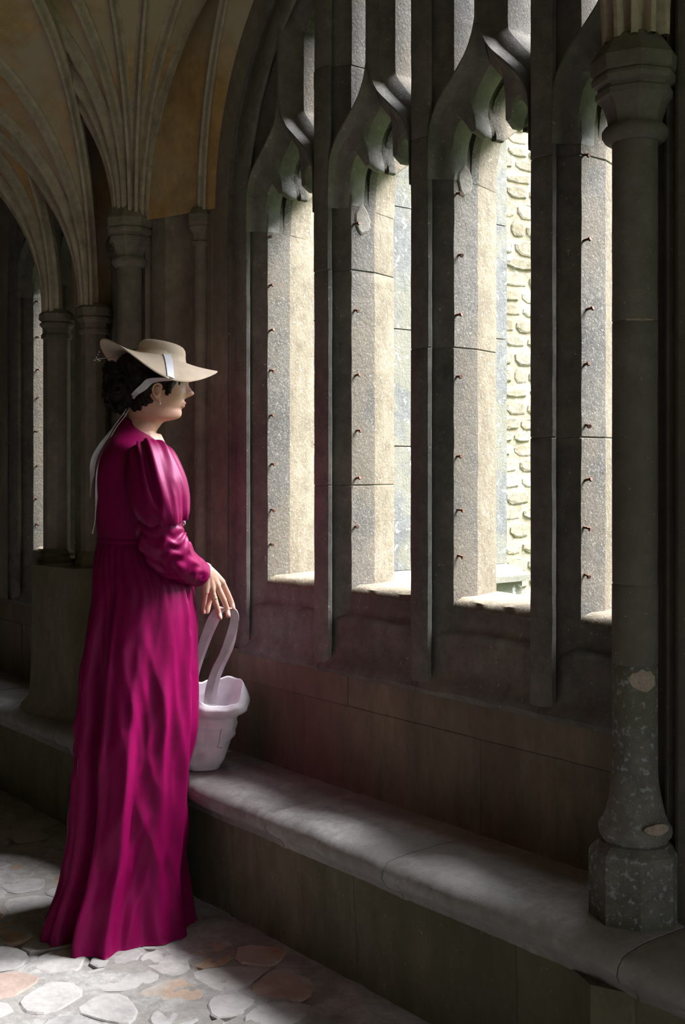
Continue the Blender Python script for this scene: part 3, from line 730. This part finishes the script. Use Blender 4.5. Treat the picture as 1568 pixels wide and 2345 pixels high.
ZW = 3.382; PX = ZW/FPX                     # depth of the figure and the size of one photo pixel there
HF = (RV*math.cos(.21) + FV*math.sin(.21)); HS = (RV*math.sin(.21) - FV*math.cos(.21))   # head: forward, her right side
UP = Vector((0,0,1))
HC = at(360, 880, 3.40)                     # level of the eyes, on the axis of the ears
def evaluated(o, mods):
    for kind, kw in mods:
        md = o.modifiers.new(kind.lower(), kind)
        for k, v in kw.items(): setattr(md, k, v)
    dg = bpy.context.evaluated_depsgraph_get(); dg.update()
    me = bpy.data.meshes.new_from_object(o.evaluated_get(dg)); o.modifiers.clear(); o.data = me
    for p in me.polygons: p.use_smooth = True
    return o
def ball(mb, c, r, n=12, m=8, ax=None):
    c = Vector(c); ax = ax or (Vector((1,0,0)), Vector((0,1,0)), UP); r = r if isinstance(r, tuple) else (r,r,r)
    rows = []
    for i in range(1, m):
        a = -PI/2 + PI*i/m; rows.append([c + ax[0]*(r[0]*math.cos(a)*math.cos(2*PI*k/n)) + ax[1]*(r[1]*math.cos(a)*math.sin(2*PI*k/n)) + ax[2]*(r[2]*math.sin(a)) for k in range(n)])
    mb.grid(rows, close_u=True); b0 = len(mb.v); mb.v += [c - ax[2]*r[2], c + ax[2]*r[2]]
    st = b0 - (m-1)*n
    for k in range(n):
        mb.f.append((b0, st+(k+1)%n, st+k)); mb.m.append(0); e = st+(m-2)*n; mb.f.append((b0+1, e+k, e+(k+1)%n)); mb.m.append(0)
HEADT = [(-.23,-.02,-.160,.10),(-.19,-.022,-.145,.075),(-.165,-.018,-.130,.060),(-.145,-.008,-.112,.054),(-.118,.010,-.095,.051),(-.107,.022,-.088,.050),(-.1015,.050,-.086,.053),(-.098,.061,-.086,.056),(-.090,.0685,-.086,.059),
 (-.080,.0695,-.088,.062),(-.070,.0665,-.090,.0645),(-.060,.072,-.092,.0665),(-.048,.0745,-.094,.068),(-.035,.0755,-.097,.070),(-.015,.079,-.100,.073),(0,.081,-.102,.074),(.013,.088,-.102,.075),(.03,.090,-.102,.076),(.055,.086,-.100,.075),(.08,.070,-.090,.066),(.098,.045,-.065,.048),(.108,.012,-.03,.02)]
NOSE = [(-.046,0),(-.041,.004),(-.037,.013),(-.032,.024),(-.026,.030),(-.018,.024),(-.008,.015),(.002,.0085),(.010,.005),(.018,0)]
def ga(x, s): return math.exp(-(x/s)**2)
def head_point(z, ph):
    f, bk, hw = interp(HEADT, z)
    c, s = math.cos(ph), math.sin(ph)
    cx = (f+bk)/2; 
    mid = bk*.35 + f*.0 if z > -.1 else (f+bk)/2
    x = mid + ((f-mid) if c > 0 else (mid-bk))*(abs(c)**.92)*(1 if c > 0 else -1); y = hw*(abs(s)**.95)*(1 if s > 0 else -1)
    if c > 0: y *= 1 - .25*c*c*max(0, min(1, (-.03-z)/.04))*max(0, min(1, (z+.112)/.01))
    if c > 0:
        nn = interp(NOSE, z)[0] if -.046 < z < .018 else 0
        x += nn*ga(y, .0085 + (.005 if z < -.02 else 0))
        x += .008*ga(y,.017)*ga(z+.0535,.0040) + .0085*ga(y,.015)*ga(z+.0640,.0046) + .002*ga(y,.02)*ga(z+.06,.02)
        for q in (-1, 1):
            x += -.011*ga(y-q*.031,.013)*ga(z-.001,.010) + .004*ga(y-q*.03,.02)*ga(z-.016,.006) + .005*ga(y-q*.042,.018)*ga(z+.026,.016)
    return HC + HF*x + HS*y + UP*z
def build_person():
    foot = at(310, 2105, ZW); base = Vector((foot.x, foot.y, FLOOR))
    mb = MB(); rows = []
    zs = [-.23+.02*i for i in range(6)] + [-.115+.0032*i for i in range(42)] + [.022+.012*i for i in range(7)] + [.102,.1075]
    for z in zs: rows.append([head_point(z, 2*PI*k/88) for k in range(88)])
    mb.grid(rows, close_u=True); mb.ngon(rows[0][::-1]); mb.ngon(rows[-1])
    # ear on the near side, and its twin
    for q in (1, -1):
        E = lambda x, z, out: HC + HF*(x*1.12-.001) + HS*(q*(.0760+out*1.2)) + UP*(-.027+(z+.027)*1.12)
        rim = [(.008,-.020,.001),(.007,-.012,.004),(.0,-.007,.008),(-.009,-.009,.011),(-.0145,-.018,.012),(-.0145,-.028,.011),(-.010,-.038,.008),(-.004,-.046,.005),(.002,-.049,.003),(.005,-.044,.001)]
        mb.tube([E(*p) for p in cr(rim, 3)], .0036, 8)
        ball(mb, E(-.003,-.026,.001), (.012,.005,.020), ax=(HF,HS,UP)); ball(mb, E(.0,-.046,.003), (.006,.004,.006), ax=(HF,HS,UP))
        mb.tube([E(.004,-.026,.002), E(.001,-.034,.004), E(-.004,-.036,.005)], .0035, 6)
    # trunk and legs under the dress
    def trunk(pts): mb.tube([at(*p[:3]) for p in pts], [p[3] for p in pts], 16)
    trunk([(322,985,3.40,.06),(315,1020,3.40,.085),(318,1100,3.39,.095),(322,1180,3.39,.09),(318,1260,3.385,.085),(315,1400,3.385,.10),(312,1480,3.385,.09)])
    for dz in (-.07, .07): trunk([(312,1450,ZW+dz,.075),(316,1600,ZW+dz,.065),(316,1760,ZW+dz,.052),(308,1920,ZW+dz,.045),(304,2060,ZW+dz,.035),(306,2094,ZW+dz,.03)]); trunk([(300,2092,ZW+dz,.025),(340,2094,ZW+dz,.025),(372,2096,ZW+dz,.018)])
    trunk([(322,1042,3.40,.05),(335,1055,3.28,.036)]); trunk([(322,1042,3.40,.05),(312,1055,3.52,.036)])
    trunk([(335,1055,3.28,.036),(345,1100,3.23,.042),(356,1180,3.215,.038),(362,1252,3.215,.034),(400,1278,3.27,.034),(440,1300,3.335,.028),(474,1308,3.375,.0235)])
    trunk([(312,1055,3.52,.036),(318,1120,3.57,.042),(330,1230,3.57,.034),(390,1270,3.60,.030),(420,1275,3.585,.024)])
    # right hand: metacarpals, fingers, thumb
    W0 = at(473, 1306, 3.372)
    K = [at(509,1335,3.428), at(498,1344,3.408), at(485.5,1352,3.392), at(470,1358,3.378)]
    for k, r in zip(K, (.0115,.0115,.011,.0105)):
        mb.tube([W0, W0.lerp(k,.5)+Vector((0,0,.003)), k], [.019,.0145,r], 10)
    mb.tube([W0.lerp(K[0],.45), W0.lerp(K[3],.55)], [.013,.013], 10)
    F = [[(521,1360,3.444),(530,1380,3.449),(534,1394,3.440)], [(512,1374,3.424),(520,1396,3.434),(522.5,1410,3.424)], [(494.5,1384,3.404),(501,1403,3.416),(504,1415,3.408)], [(467,1380,3.388),(465.5,1393,3.396),(467,1403,3.394)]]
    for k, f, r in zip(K, F, (.0090,.0092,.0088,.0078)):
        P = cr([k]+[at(*q) for q in f], 4); n = len(P)
        mb.tube(P, [r*(1.08-.30*i/(n-1) + (.05 if i in (4,) else 0)) for i in range(n)], 10); ball(mb, P[-1], r*.80)
    P = cr([at(478,1322,3.405), at(484,1345,3.448), at(478,1376,3.466), at(474,1400,3.458)], 4); mb.tube(P, [.014-.006*i/(len(P)-1) for i in range(len(P))], 10); ball(mb, P[-1], .0082)
    # left hand resting in front of the body
    L0 = at(420,1275,3.585); 
    for q in range(4):
        P = [L0, at(448,1290+5*q,3.575-.012*q), at(462,1302+5*q,3.565-.012*q), at(468,1314+5*q,3.560-.012*q)]; P = [Vector(p) - RV*.035 for p in P]; mb.tube(P, [.018,.010,.009,.007], 8)
    mb.tube([L0 - RV*.03, at(440,1285,3.545) - RV*.035, at(452,1298,3.54) - RV*.035], [.014,.010,.008], 8)
    p = mb.build('person', M['skin'], origin=base); ORG[p] = base
    evaluated(p, [('REMESH', dict(mode='VOXEL', voxel_size=.0026)), ('SMOOTH', dict(factor=.5, iterations=3))])
    me = p.data; me.materials.clear(); me.materials.append(M['skin']); me.materials.append(M['lip'])
    for f in me.polygons:
        d = f.center + base - HC; x, y, z = d.dot(HF), d.dot(HS), d.dot(UP)
        f.material_index = 1 if x > .066 and abs(y) < .021 - abs(z+.059)*.6 and -.0685 < z < -.0505 else 0
    tag(p, 'woman in a long magenta gown and tan hat, holding a bag handle', 'person')
    # eyes
    for q in (1, -1):
        m2 = MB(); ball(m2, HC + HF*.0580 + HS*(q*.031) + UP*.0005, .0115); e = m2.build('eye', M['eye'], p, smooth=True)
        m2 = MB(); ball(m2, HC + HF*.0652 + HS*(q*.0312) + UP*.0, (.0046,.0052,.0052), ax=(HF,HS,UP)); m2.build('iris', M['iris'], e, smooth=True)
        m2 = MB(); m2.tube([HC + HF*(.080-.004*k) + HS*(q*(.022+.006*k)) + UP*(.0075-.0010*(k-1)**2) for k in range(4)], .0012, 5); m2.build('lashes', M['hair'], p)
        m2 = MB(); m2.tube([HC + HF*(.0905-.0042*k) + HS*(q*(.014+.008*k)) + UP*(.0175+.002*k-.0006*k*k) for k in range(5)], [.0018,.0024,.0022,.0018,.001], 5); m2.build('eyebrow', M['hair'], p)
    # nails on the visible fingers
    for k, f in zip(range(4), F):
        a, b = at(*f[1]), at(*f[2]); t = (b-a).normalized(); o_ = (-FV*.8 + UP*.25 + RV*.3); o_ = (o_ - t*o_.dot(t)).normalized(); s_ = t.cross(o_)
        c = b + o_*.0058 - t*.0005; m2 = MB(); ball(m2, c, (.0038,.0055,.0012), 10, 6, ax=(s_, t, o_)); m2.build('fingernail', M['lip'], p, smooth=True)
    a, b = K[2], at(494.5,1384,3.404); c = a.lerp(b, .55); t = (b-a).normalized(); x = t.orthogonal().normalized(); y = t.cross(x)
    m2 = MB(); m2.grid([[c + t*dz + (x*math.cos(2*PI*k/24)+y*math.sin(2*PI*k/24))*r for k in range(24)] for dz, r in ((-.0014,.0088),(-.0008,.0101),(.0008,.0101),(.0014,.0088))], close_u=True, close_v=True); tag(m2.build('finger_ring', M['gold'], p, smooth=True), 'thin gold ring on the third finger')
    m2 = MB(); c = HC + HF*.003 + HS*.0795 - UP*.0515; m2.tube([c + UP*.003, c - UP*.004], .0007, 6); ball(m2, c - UP*.0085, (.0032,.0032,.0046)); tag(m2.build('earring', M['pearl'], p, smooth=True), 'small pearl drop earring')
    build_hair(p); build_dress(p); build_hat(p)
    return p
def build_hair(p):
    mb = MB(); H = lambda x, y, z: HC + HF*x + HS*y + UP*z
    ball(mb, H(-.018,0,.028), (.099,.085,.079), 28, 18, ax=(HF,HS,UP)); ball(mb, H(-.068,.0,.045), (.052,.068,.045), 20, 14, ax=(HF,HS,UP)); ball(mb, H(-.05,.035,.01), (.05,.048,.05), 20, 14, ax=(HF,HS,UP))           # cap of hair
    ball(mb, H(-.060,0,-.005), (.060,.066,.070), 20, 14, ax=(HF,HS,UP))
    for x, y, z, r in ((-.112,.0,.020,.042),(-.105,.02,-.018,.040),(-.120,-.005,-.005,.036),(-.085,.025,-.040,.034),(-.098,-.01,-.042,.034),(-.075,.01,-.058,.028),(-.060,.040,-.020,.030),(-.128,.0,.038,.028),(-.05,.02,-.066,.022),(-.045,.048,-.045,.026),(-.038,.060,-.015,.028),(-.032,.056,-.048,.020),(-.055,.045,-.060,.024),(-.040,.030,-.075,.018),(-.032,.066,.010,.026),(-.062,.045,.052,.036),(-.03,-.060,-.015,.028),(-.045,-.048,-.045,.026)):
        ball(mb, H(x,y,z), r, 14, 10)
    for q in (1, -1):
        ball(mb, H(.018,q*.064,.012), (.032,.0135,.034), 18, 12, ax=(HF,HS,UP)); ball(mb, H(.027,q*.0640,-.012), (.011,.0105,.024), 14, 10, ax=(HF,HS,UP)); ball(mb, H(-.006,q*.070,.018), (.026,.014,.016), 14, 10, ax=(HF,HS,UP))
    for q in (1, -1):       # locks before and behind the ear
        for s in ([(.030,.066,.045),(.036,.0705,.020),(.033,.0715,-.004),(.029,.0715,-.022),(.025,.0710,-.036)], [(-.012,.078,.02),(-.026,.077,-.004),(-.034,.072,-.03)], [(.0,.078,.03),(.002,.080,.012),(-.010,.080,.002)]):
            P = cr([H(x,q*y,z) for x,y,z in s], 4); n = len(P); mb.tube(P, [.014*(1-.75*i/(n-1)) for i in range(n)], 8)
    rnd = random.Random(4)
    for k in range(46):       # curls of the bun
        a, b = rnd.uniform(0, 2*PI), rnd.uniform(-1.2, .9); d = Vector((math.cos(b)*math.cos(a), math.cos(b)*math.sin(a), math.sin(b)))
        c = H(-.100,.004,-.012) + Vector((d.x*.046, d.y*.052, d.z*.062)); u = d.orthogonal().normalized(); v = d.cross(u); ph = rnd.uniform(0, 6.3); r0 = rnd.uniform(.008,.014)
        mb.tube([c + (u*math.cos(ph+t*.75)+v*math.sin(ph+t*.75))*r0 + d*(.004+.0012*t) for t in range(9)], [.0035,.0048,.0052,.0052,.005,.0048,.0045,.004,.003], 6)
    o = mb.build('hair', M['hair'], p, smooth=True)
    o = evaluated(o, [('REMESH', dict(mode='VOXEL', voxel_size=.003)), ('SMOOTH', dict(factor=.4, iterations=1))])
    o.data.materials.clear(); o.data.materials.append(M['hair'])
    b0 = ORG[o]
    for v in o.data.vertices:
        w = v.co + b0; d = w - HC; x, y, z = d.dot(HF), d.dot(HS), d.z
        s = .0022*math.sin(260*(z*.6+x*.9) + 9*nz(w, 30)) + .002*nz(w, 90)
        v.co += v.normal*s
    tag(o, 'dark brown hair pinned up in a curly bun')
# dress: (photo row, back edge, front edge, half depth, depth)
SK = [(965,279,343,.050,3.40),(985,266,352,.075,3.40),(1000,254,362,.118,3.40),(1018,243,376,.160,3.40),(1040,232,391,.170,3.395),(1070,224,402,.165,3.39),(1120,219,416,.150,3.385),(1165,221,425,.142,3.385),(1200,224,423,.135,3.385),(1232,228,404,.130,3.385),(1240,226,406,.131,3.385),(1260,220,414,.140,3.385),(1300,210,430,.155,3.385),(1350,202,448,.170,3.385),(1450,188,453,.182,3.385),(1560,179,450,.190,3.385),(1700,174,443,.198,3.385),(1800,171,434,.205,3.385),(1900,167,427,.212,3.385),(1970,154,426,.22,3.385),(2030,132,430,.235,3.385),(2075,114,437,.25,3.385),(2103,112,442,.26,3.385)]
def build_dress(p):
    rnd = random.Random(9)
    folds = []
    for k in range(17):
        th = -PI + 2*PI*k/17 + rnd.uniform(-.1,.1); folds.append((th, rnd.uniform(.10,.19), rnd.uniform(.5,1.1), rnd.uniform(-.25,.25), rnd.uniform(0,.35)))
    folds += [(-2.95,.07,1.8,.05,.1),(-2.55,.06,1.9,.05,.0),(-2.18,.06,-2.0,.0,.0),(-1.82,.07,1.7,-.05,.0),(-1.42,.06,1.3,-.1,.25),(-2.35,.13,2.2,.10,.0),(-2.0,.12,-2.6,-.05,.0),(-2.75,.12,-2.0,.1,.0),(-1.62,.20,1.1,-.12,.0),(-1.22,.16,-1.2,-.22,.12)]
    def fold(th, t):
        s = 0
        for a, w, h, dr, st in folds:
            if t <= st: continue
            d = (th - a - dr*t + PI) % (2*PI) - PI; s += h*math.exp(-(d/(w*(.75+.5*t)))**2)*min(1, (t-st)/.35)
        return s
    def ring(py, part):
        L, R_, bh, Z = interp(SK, py); cx = (L+R_)/2; ah = (R_-L)/2*Z/FPX; C0 = at(cx, py, Z); out = []
        t = max(0, (py-1240)/863.)
        N = 176
        for k in range(N):
            th = 2*PI*k/N - PI; c, s = math.cos(th), math.sin(th)
            e = .92; x = ah*(abs(c)**e)*(1 if c > 0 else -1); y = bh*(abs(s)**e)*(1 if s > 0 else -1)
            q = C0 + RV*x + FV*y; n = (RV*(x/ah/ah) + FV*(y/bh/bh)).normalized()
            if part == 'skirt':
                am = .0055 + .0185*t**.75 + .010*max(0,t-.85)/.15
                d = am*(fold(th, t) - .75 - 1.5*max(0, -c)**1.5)*min(1, .1+t*6)
                d += (.010*t)*nz((q.x*2.2, q.y*2.2, q.z*.9), 4, 1)
                # soft diagonal drag lines falling from the knee
                g = nz(Vector((th*1.5 + t*1.9, t*2.1, 0)), 1.6, 3); g2 = nz(Vector((th*2.1 - t*2.6, t*2.6, 5)), 1.7, 4); d += -(.020*abs(g) + .016*abs(g2) - .007)*min(1, t*2.0)
                if t < .2: d += .0032*(1-t/.2)*math.sin(th*34 + 3*nz((th*2,py*.01,0),1))*min(1, (py-1238)/25)
                # overlapping front edge of the open robe
                u = (th + .50 - .16*math.sin(min(t,.5)*3.2)); 
                if .08 < t < .62: d += .012*math.exp(-(u/.10)**2)*(1 if u < 0 else -.9)*min(1,(t-.08)/.1)*min(1,(.62-t)/.2)
                q = q + n*d
                if py > 2060: q.z = max(q.z, FLOOR + .004)
            else:
                if py < 1020: q += UP*(-.020*c*(1020-py)/55)
                q += n*(.0035*nz((q.x*8,q.y*8,q.z*4), 3, 5) + .0025*nz((q.x,q.y,q.z*.6), 26, 6))
            out.append(q)
        return out
    rows = [ring(965+3*0, 'b')] + [ring(py, 'b') for py in [970,976,982,988,994,1000,1007,1014,1021,1030,1040,1050,1060,1070,1082,1094,1106,1118,1130,1142,1154,1166,1178,1190,1200,1210,1220,1228,1234,1238]]
    ctr = sum(rows[0], Vector())/len(rows[0]); rows.insert(0, [ctr.lerp(q, .88) - UP*.012 for q in rows[0]])
    mb = MB(); mb.grid(rows, close_u=True, flip=True); d = mb.build('bodice', M['dress'], p, smooth=True)
    rows = []; py = 1236
    while py < 2103: rows.append(ring(py, 'skirt')); py += 9
    rows.append(ring(2103, 'skirt'))
    mb = MB(); mb.grid(rows, close_u=True, flip=True); sk = mb.build('skirt', M['dress'], p, smooth=True)
    # waistband
    rows = []
    for z, o_ in ((1229,.000),(1231,.0018),(1237,.0022),(1240,.001)):
        r = ring(z, 'b'); c = sum(r, Vector())/len(r); rows.append([q + (q-c).normalized()*o_ for q in r])
    mb = MB(); mb.grid(rows, close_u=True, flip=True); mb.build('waistband', M['dress'], p, smooth=True)
    # sleeves
    def sleeve(name, pts, wr, close_end=True, N=72, sub=10):
        """pts: (px, py, Z, radius); wr(i, s, th, r) adds relief"""
        C_ = cr([at(*q[:3]) for q in pts], sub); Rr = [v.x for v in cr([(q[3],0,0) for q in pts], sub)]; n = len(C_); rows = []; up = None
        for i in range(n):
            t = (C_[min(i+1,n-1)]-C_[max(i-1,0)]).normalized()
            if up is None: up = -FV
            x = (up - t*up.dot(t)).normalized(); y = t.cross(x); up = x
            rows.append([C_[i] + (x*math.cos(a)+y*math.sin(a))*(Rr[i]+wr(i/(n-1), a, Rr[i])) for a in [2*PI*k/N for k in range(N)]])
        rows.append([C_[-1].lerp(q, .80) for q in rows[-1]]); rows.append([C_[-1].lerp(q, .78) - (C_[-1]-C_[-4]).normalized()*.02 for q in rows[-2]])
        m2 = MB(); m2.grid(rows, close_u=True); m2.ngon(rows[0][::-1]); return m2.build(name, M['dress'], p, smooth=True)
    def puff(s, a, r):
        g = math.sin(a*9 + 1.2*math.sin(a*2)+.5)*.5 + .5*math.sin(a*15+1)
        return .0115*g*max(0,1-s*1.15)*min(1,s*6) + .009*nz((math.cos(a)*1.6,math.sin(a)*1.6,s*1.5), 1.3, 2)*min(1,s*3) - .020*abs(nz((math.cos(a)*2.2,math.sin(a)*2.2,s*.8+4), 1.2, 8))*min(1,s*3)
    def ruche(s, a, r):
        e = math.exp(-((s-.42)/.3)**2)
        w = math.sin(42*s + 3.2*nz((math.cos(a)*1.3,math.sin(a)*1.3,s*3), 1.2, 1)*2 + 1.5*math.cos(a-.6))
        return (.0042*w*e + .0065*nz((math.cos(a)*1.5,math.sin(a)*1.5,s*7), 1.3, 4)*(1-.5*s))
    sleeve('puff_sleeve', [(333,1026,3.268,.030),(338,1040,3.252,.060),(345,1065,3.235,.074),(355,1110,3.222,.083),(366,1150,3.215,.082),(374,1180,3.21,.074),(376,1192,3.212,.066)], puff)
    sleeve('lower_sleeve', [(358,1165,3.222,.058),(364,1205,3.215,.062),(372,1240,3.215,.064),(390,1268,3.235,.060),(415,1290,3.28,.051),(440,1305,3.33,.043),(459,1315,3.357,.0375)], ruche)
    sleeve('puff_sleeve', [(316,1024,3.525,.034),(314,1046,3.55,.062),(316,1110,3.575,.075),(322,1190,3.58,.062)], puff)
    sleeve('lower_sleeve', [(320,1165,3.58,.055),(332,1230,3.58,.055),(362,1262,3.595,.048),(398,1272,3.60,.036)], ruche)
    m2 = MB(); c = at(421,1193,3.36)
    for k in range(7): ball(m2, c + UP*(.010-.0035*k) + RV*(.003*math.sin(k*1.7)), .0028 if k % 2 else .0036, 8, 6)
    tag(m2.build('brooch', M['silver'], p, smooth=True), 'small glittering brooch at the front')
# hat
HT = math.radians(11); HATF = RV*math.cos(.42) + FV*math.sin(.42); HATS = RV*math.sin(.42) - FV*math.cos(.42)
HFt = (HATF*math.cos(HT) - UP*math.sin(HT)); HU = (UP*math.cos(HT) + HATF*math.sin(HT))
HATC = at(367, 822, 3.40)
def hat_point(rho, th, off=0.):
    c, s = math.cos(th), math.sin(th)
    if rho <= .072: 
        h = interp([(0,.047),(.045,.0465),(.058,.043),(.066,.035),(.0705,.018),(.072,.0)], rho)[0]; return HATC + HFt*(rho*c) + HATS*(rho*.98*s) + HU*(h+off)
    w = (rho-.072)/.094
    h = -.066*(w**1.15)*s*s + (.020*w*w*(c*c) if c < 0 else -.002*w*c*c)
    k = rho*(1 - .10*s*s*w) if c <= 0 else rho*(1-.10*s*s*w - .03*c*c*w)
    k *= 1.06 if c < 0 else 1 + .05*c*c
    return HATC + HFt*(k*c) + HATS*(k*s) + HU*(h + off + .004*w*w*math.sin(3*th+1))
def build_hat(p):
    rh = [.001,.02,.04,.052,.060,.066,.0695,.0712,.072,.0735] + [.0735+.0925*i/16 for i in range(1,17)]
    N = 120; rows = [[hat_point(r, 2*PI*k/N) for k in range(N)] for r in rh]
    rows2 = [[hat_point(r, 2*PI*k/N, -.0035) for k in range(N)] for r in [max(.001, q-.002 if q < .073 else q) for q in rh]]
    mb = MB(); mb.grid(rows + rows2[::-1], close_u=True); h = mb.build('hat', M['felt'], p, smooth=math.radians(60))
    tag(h, 'tan felt hat with a low crown and bent brim')
    def strip(name, L, R_, mat, parent, th=.0009):
        m2 = MB(); nn = []
        for i in range(len(L)):
            t = L[min(i+1,len(L)-1)]-L[max(i-1,0)]; n = t.cross(R_[i]-L[i]).normalized(); nn.append(n*th)
        m2.grid([[a+n, b+n, b-n, a-n] for a, b, n in zip(L, R_, nn)], close_u=True); return m2.build(name, mat, parent, smooth=math.radians(40))
    t0, t1 = PI/2-.085, PI/2+.085
    rr = [.0715,.073]+[.073+.093*i/10 for i in range(1,11)]
    L = [hat_point(r, PI/2 - .012/max(r,.05), .0028) for r in rr]; R_ = [hat_point(r, PI/2 + .012/max(r,.05), .0028) for r in rr]
    strip('hat_ribbon', L, R_, M['ribbon'], h)
    eL, eR = hat_point(.166, PI/2-.07, -.003), hat_point(.166, PI/2+.07, -.003)
    H = lambda x, y, z: HC + HF*x + HS*y + UP*z
    A = cr([eL, H(-.012,.100,-.002), H(-.036,.095,-.022), H(-.060,.082,-.038), at(303,921,3.352)], 5); B = cr([eR, H(-.030,.102,.008), H(-.052,.097,-.010), H(-.070,.086,-.027), at(293,911,3.352)], 5)
    strip('hat_ribbon', A, B, M['ribbon'], h)
    def tail(pts, w):
        P = cr([at(*q) for q in pts], 8); L, R_ = [], []
        for i in range(len(P)):
            t = (P[min(i+1,len(P)-1)]-P[max(i-1,0)]).normalized(); ang = .5+.9*math.sin(i*.16); s = (RV*math.cos(ang) - FV*math.sin(ang)); s = (s - t*s.dot(t)).normalized(); ww = w*(.65+.35*math.sin(i*.22+1))
            L.append(P[i]-s*ww/2); R_.append(P[i]+s*ww/2)
        strip('ribbon_tail', L, R_, M['ribbon'], h)
    tail([(296,922,3.37),(284,945,3.345),(262,975,3.315),(238,1012,3.30),(218,1050,3.315),(210,1095,3.33),(206,1138,3.335)], .022)
    tail([(300,925,3.37),(288,950,3.34),(262,985,3.305),(240,1030,3.285),(226,1080,3.285),(220,1150,3.29),(217,1195,3.29),(211,1222,3.29)], .013)
    m2 = MB(); ball(m2, at(296,921,3.358), (.013,.011,.010)); m2.build('ribbon_knot', M['ribbon'], h, smooth=True)
    m2 = MB(); c = at(224,822,3.40); m2.tube([at(262,818,3.40), c], .0008, 6)
    for dx, dy, r in ((0,0,.0035),(-5,2,.0028),(-3,-4,.003),(2,5,.0026),(3,-16,.0026),(1,-10,.002),(5,3,.003),(-8,3,.0022)): ball(m2, at(224+dx,822+dy,3.40), r, 8, 6)
    tag(m2.build('hat_pin', M['silver'], h, smooth=True), 'glittering hat pin')
WOMAN = build_person()

# ------------------------------------------------------------------ tote bag on the bench
def build_bag():
    bc = at(473, 1752, 3.58); base = Vector((bc.x, bc.y, BENCH+.001)); b = empty('tote_bag', base)
    tag(b, 'white canvas tote bag slumped on the stone bench', 'bag')
    ZB = 3.58; sc_ = ZB/FPX
    tab = [(0,.050,.044,-.012),(.012,.056,.049,-.010),(.06,.071,.054,-.001),(.11,.080,.058,.006),(.145,.080,.058,.010),(.158,.084,.062,.012),(.172,.099,.074,.018),(.190,.106,.082,.026),(.212,.100,.080,.029),(.232,.084,.070,.030)]
    N = 96
    def ring(h, ins=0., tilt=True):
        a, d, sh = interp(tab, h); out = []
        for k in range(N):
            t = 2*PI*k/N; c, s = math.cos(t), math.sin(t); e = .84
            x = a*(abs(c)**e)*(1 if c > 0 else -1); y = d*(abs(s)**e)*(1 if s > 0 else -1)
            q = base + RV*(x+sh) + FV*y + UP*h
            w = .009*nz((q.x*1.2,q.y*1.2,q.z*1.1), 15, 2) - .007*abs(nz((q.x+q.z*.8,q.y,q.z*1.5), 17, 8))*min(1,h/.04) + .0035*math.sin(h*150+4*nz((c,s,h*9),1.6))*min(1,h/.03)*ga(h-.12,.05) + .003*nz((c*2,s*2,h*14), 1.5, 7)
            n = (RV*c + FV*s); q += n*(w-ins)
            f = max(0, (h-.16)/.07)
            if tilt: q += UP*(f*(.030*s + .008*math.sin(2*t+.6) + .010*nz((c*1.5,s*1.5,2),1.4)))     # the rim sags towards the viewer
            out.append(q)
        return out
    hs = [0,.006,.014]+[.02+.0075*i for i in range(29)]
    rows = [ring(h) for h in hs if h <= .232]; top = ring(.232)
    rows += [[q + UP*.003 for q in ring(.232, .002)], ring(.230,.005), ring(.20,.008), ring(.15,.010), ring(.09,.012)]
    mb = MB(); mb.grid(rows, close_u=True); mb.ngon(rows[0][::-1]); mb.ngon(rows[-1]); body = mb.build('bag_body', M['canvas'], b, smooth=True)
    # stitched pocket outline and the seam
    def on(px, py): 
        h = (HOR-py)/FPX*3.53 + CAM.z - base.z; r = ring(max(.002,min(.225,h)), -.0008); best = min((q for q in r if (q-base).dot(FV) < .01), key=lambda q: abs(IW/2 + FPX*(q-CAM).dot(RV)/(q-CAM).dot(FV) - px)); return best
    for pts in ([(506,1668),(503,1690),(499,1712),(512,1714)], [(474,1650),(472,1690),(464,1745)]):
        P = []
        for a, c in zip(pts, pts[1:]): P += [on(a[0]+(c[0]-a[0])*k/5, a[1]+(c[1]-a[1])*k/5) for k in range(5)]
        mb = MB(); mb.tube(P, .0006, 5); mb.build('stitching', M['thread'] if pts[0][0] == 506 else M['strap'], b)
    def handle(pts, w, tw):
        P = cr([at(*q) for q in pts], 8); n = len(P); L, R_, N_ = [], [], []
        for i in range(n):
            t = (P[min(i+1,n-1)]-P[max(i-1,0)]).normalized(); u = i/(n-1); ang = tw(u)
            s = RV*math.cos(ang) + FV*math.sin(ang) ; s = (s - t*s.dot(t)); s = s.normalized() if s.length > 1e-4 else FV
            nn = t.cross(s).normalized(); L.append(P[i]-s*w/2); R_.append(P[i]+s*w/2); N_.append(nn*.0013)
        mb = MB(); mb.grid([[a+m_, a.lerp(c,.5)+m_*1.4, c+m_, c-m_, a.lerp(c,.5)-m_*1.4, a-m_] for a, c, m_ in zip(L, R_, N_)], close_u=True)
        mb.build('handle', M['strap'], b, smooth=math.radians(50))
    handle([(476,1612,3.535),(480,1575,3.535),(492,1535,3.52),(512,1495,3.49),(527,1455,3.465),(537,1420,3.455),(533,1399,3.448),(518,1394,3.440),(500,1399,3.436),(484,1420,3.45),(470,1455,3.47),(455,1500,3.50),(440,1550,3.53),(434,1600,3.54)], .025, lambda u: .15+.5*math.sin(u*9))
    handle([(486,1612,3.600),(490,1570,3.60),(503,1530,3.575),(522,1488,3.535),(534,1450,3.50),(540,1420,3.475),(536,1402,3.462),(520,1398,3.456),(504,1402,3.452),(490,1424,3.47),(474,1462,3.50),(458,1505,3.54),(445,1550,3.58),(440,1600,3.60)], .025, lambda u: -.5+.6*math.sin(u*8+1))
build_bag()
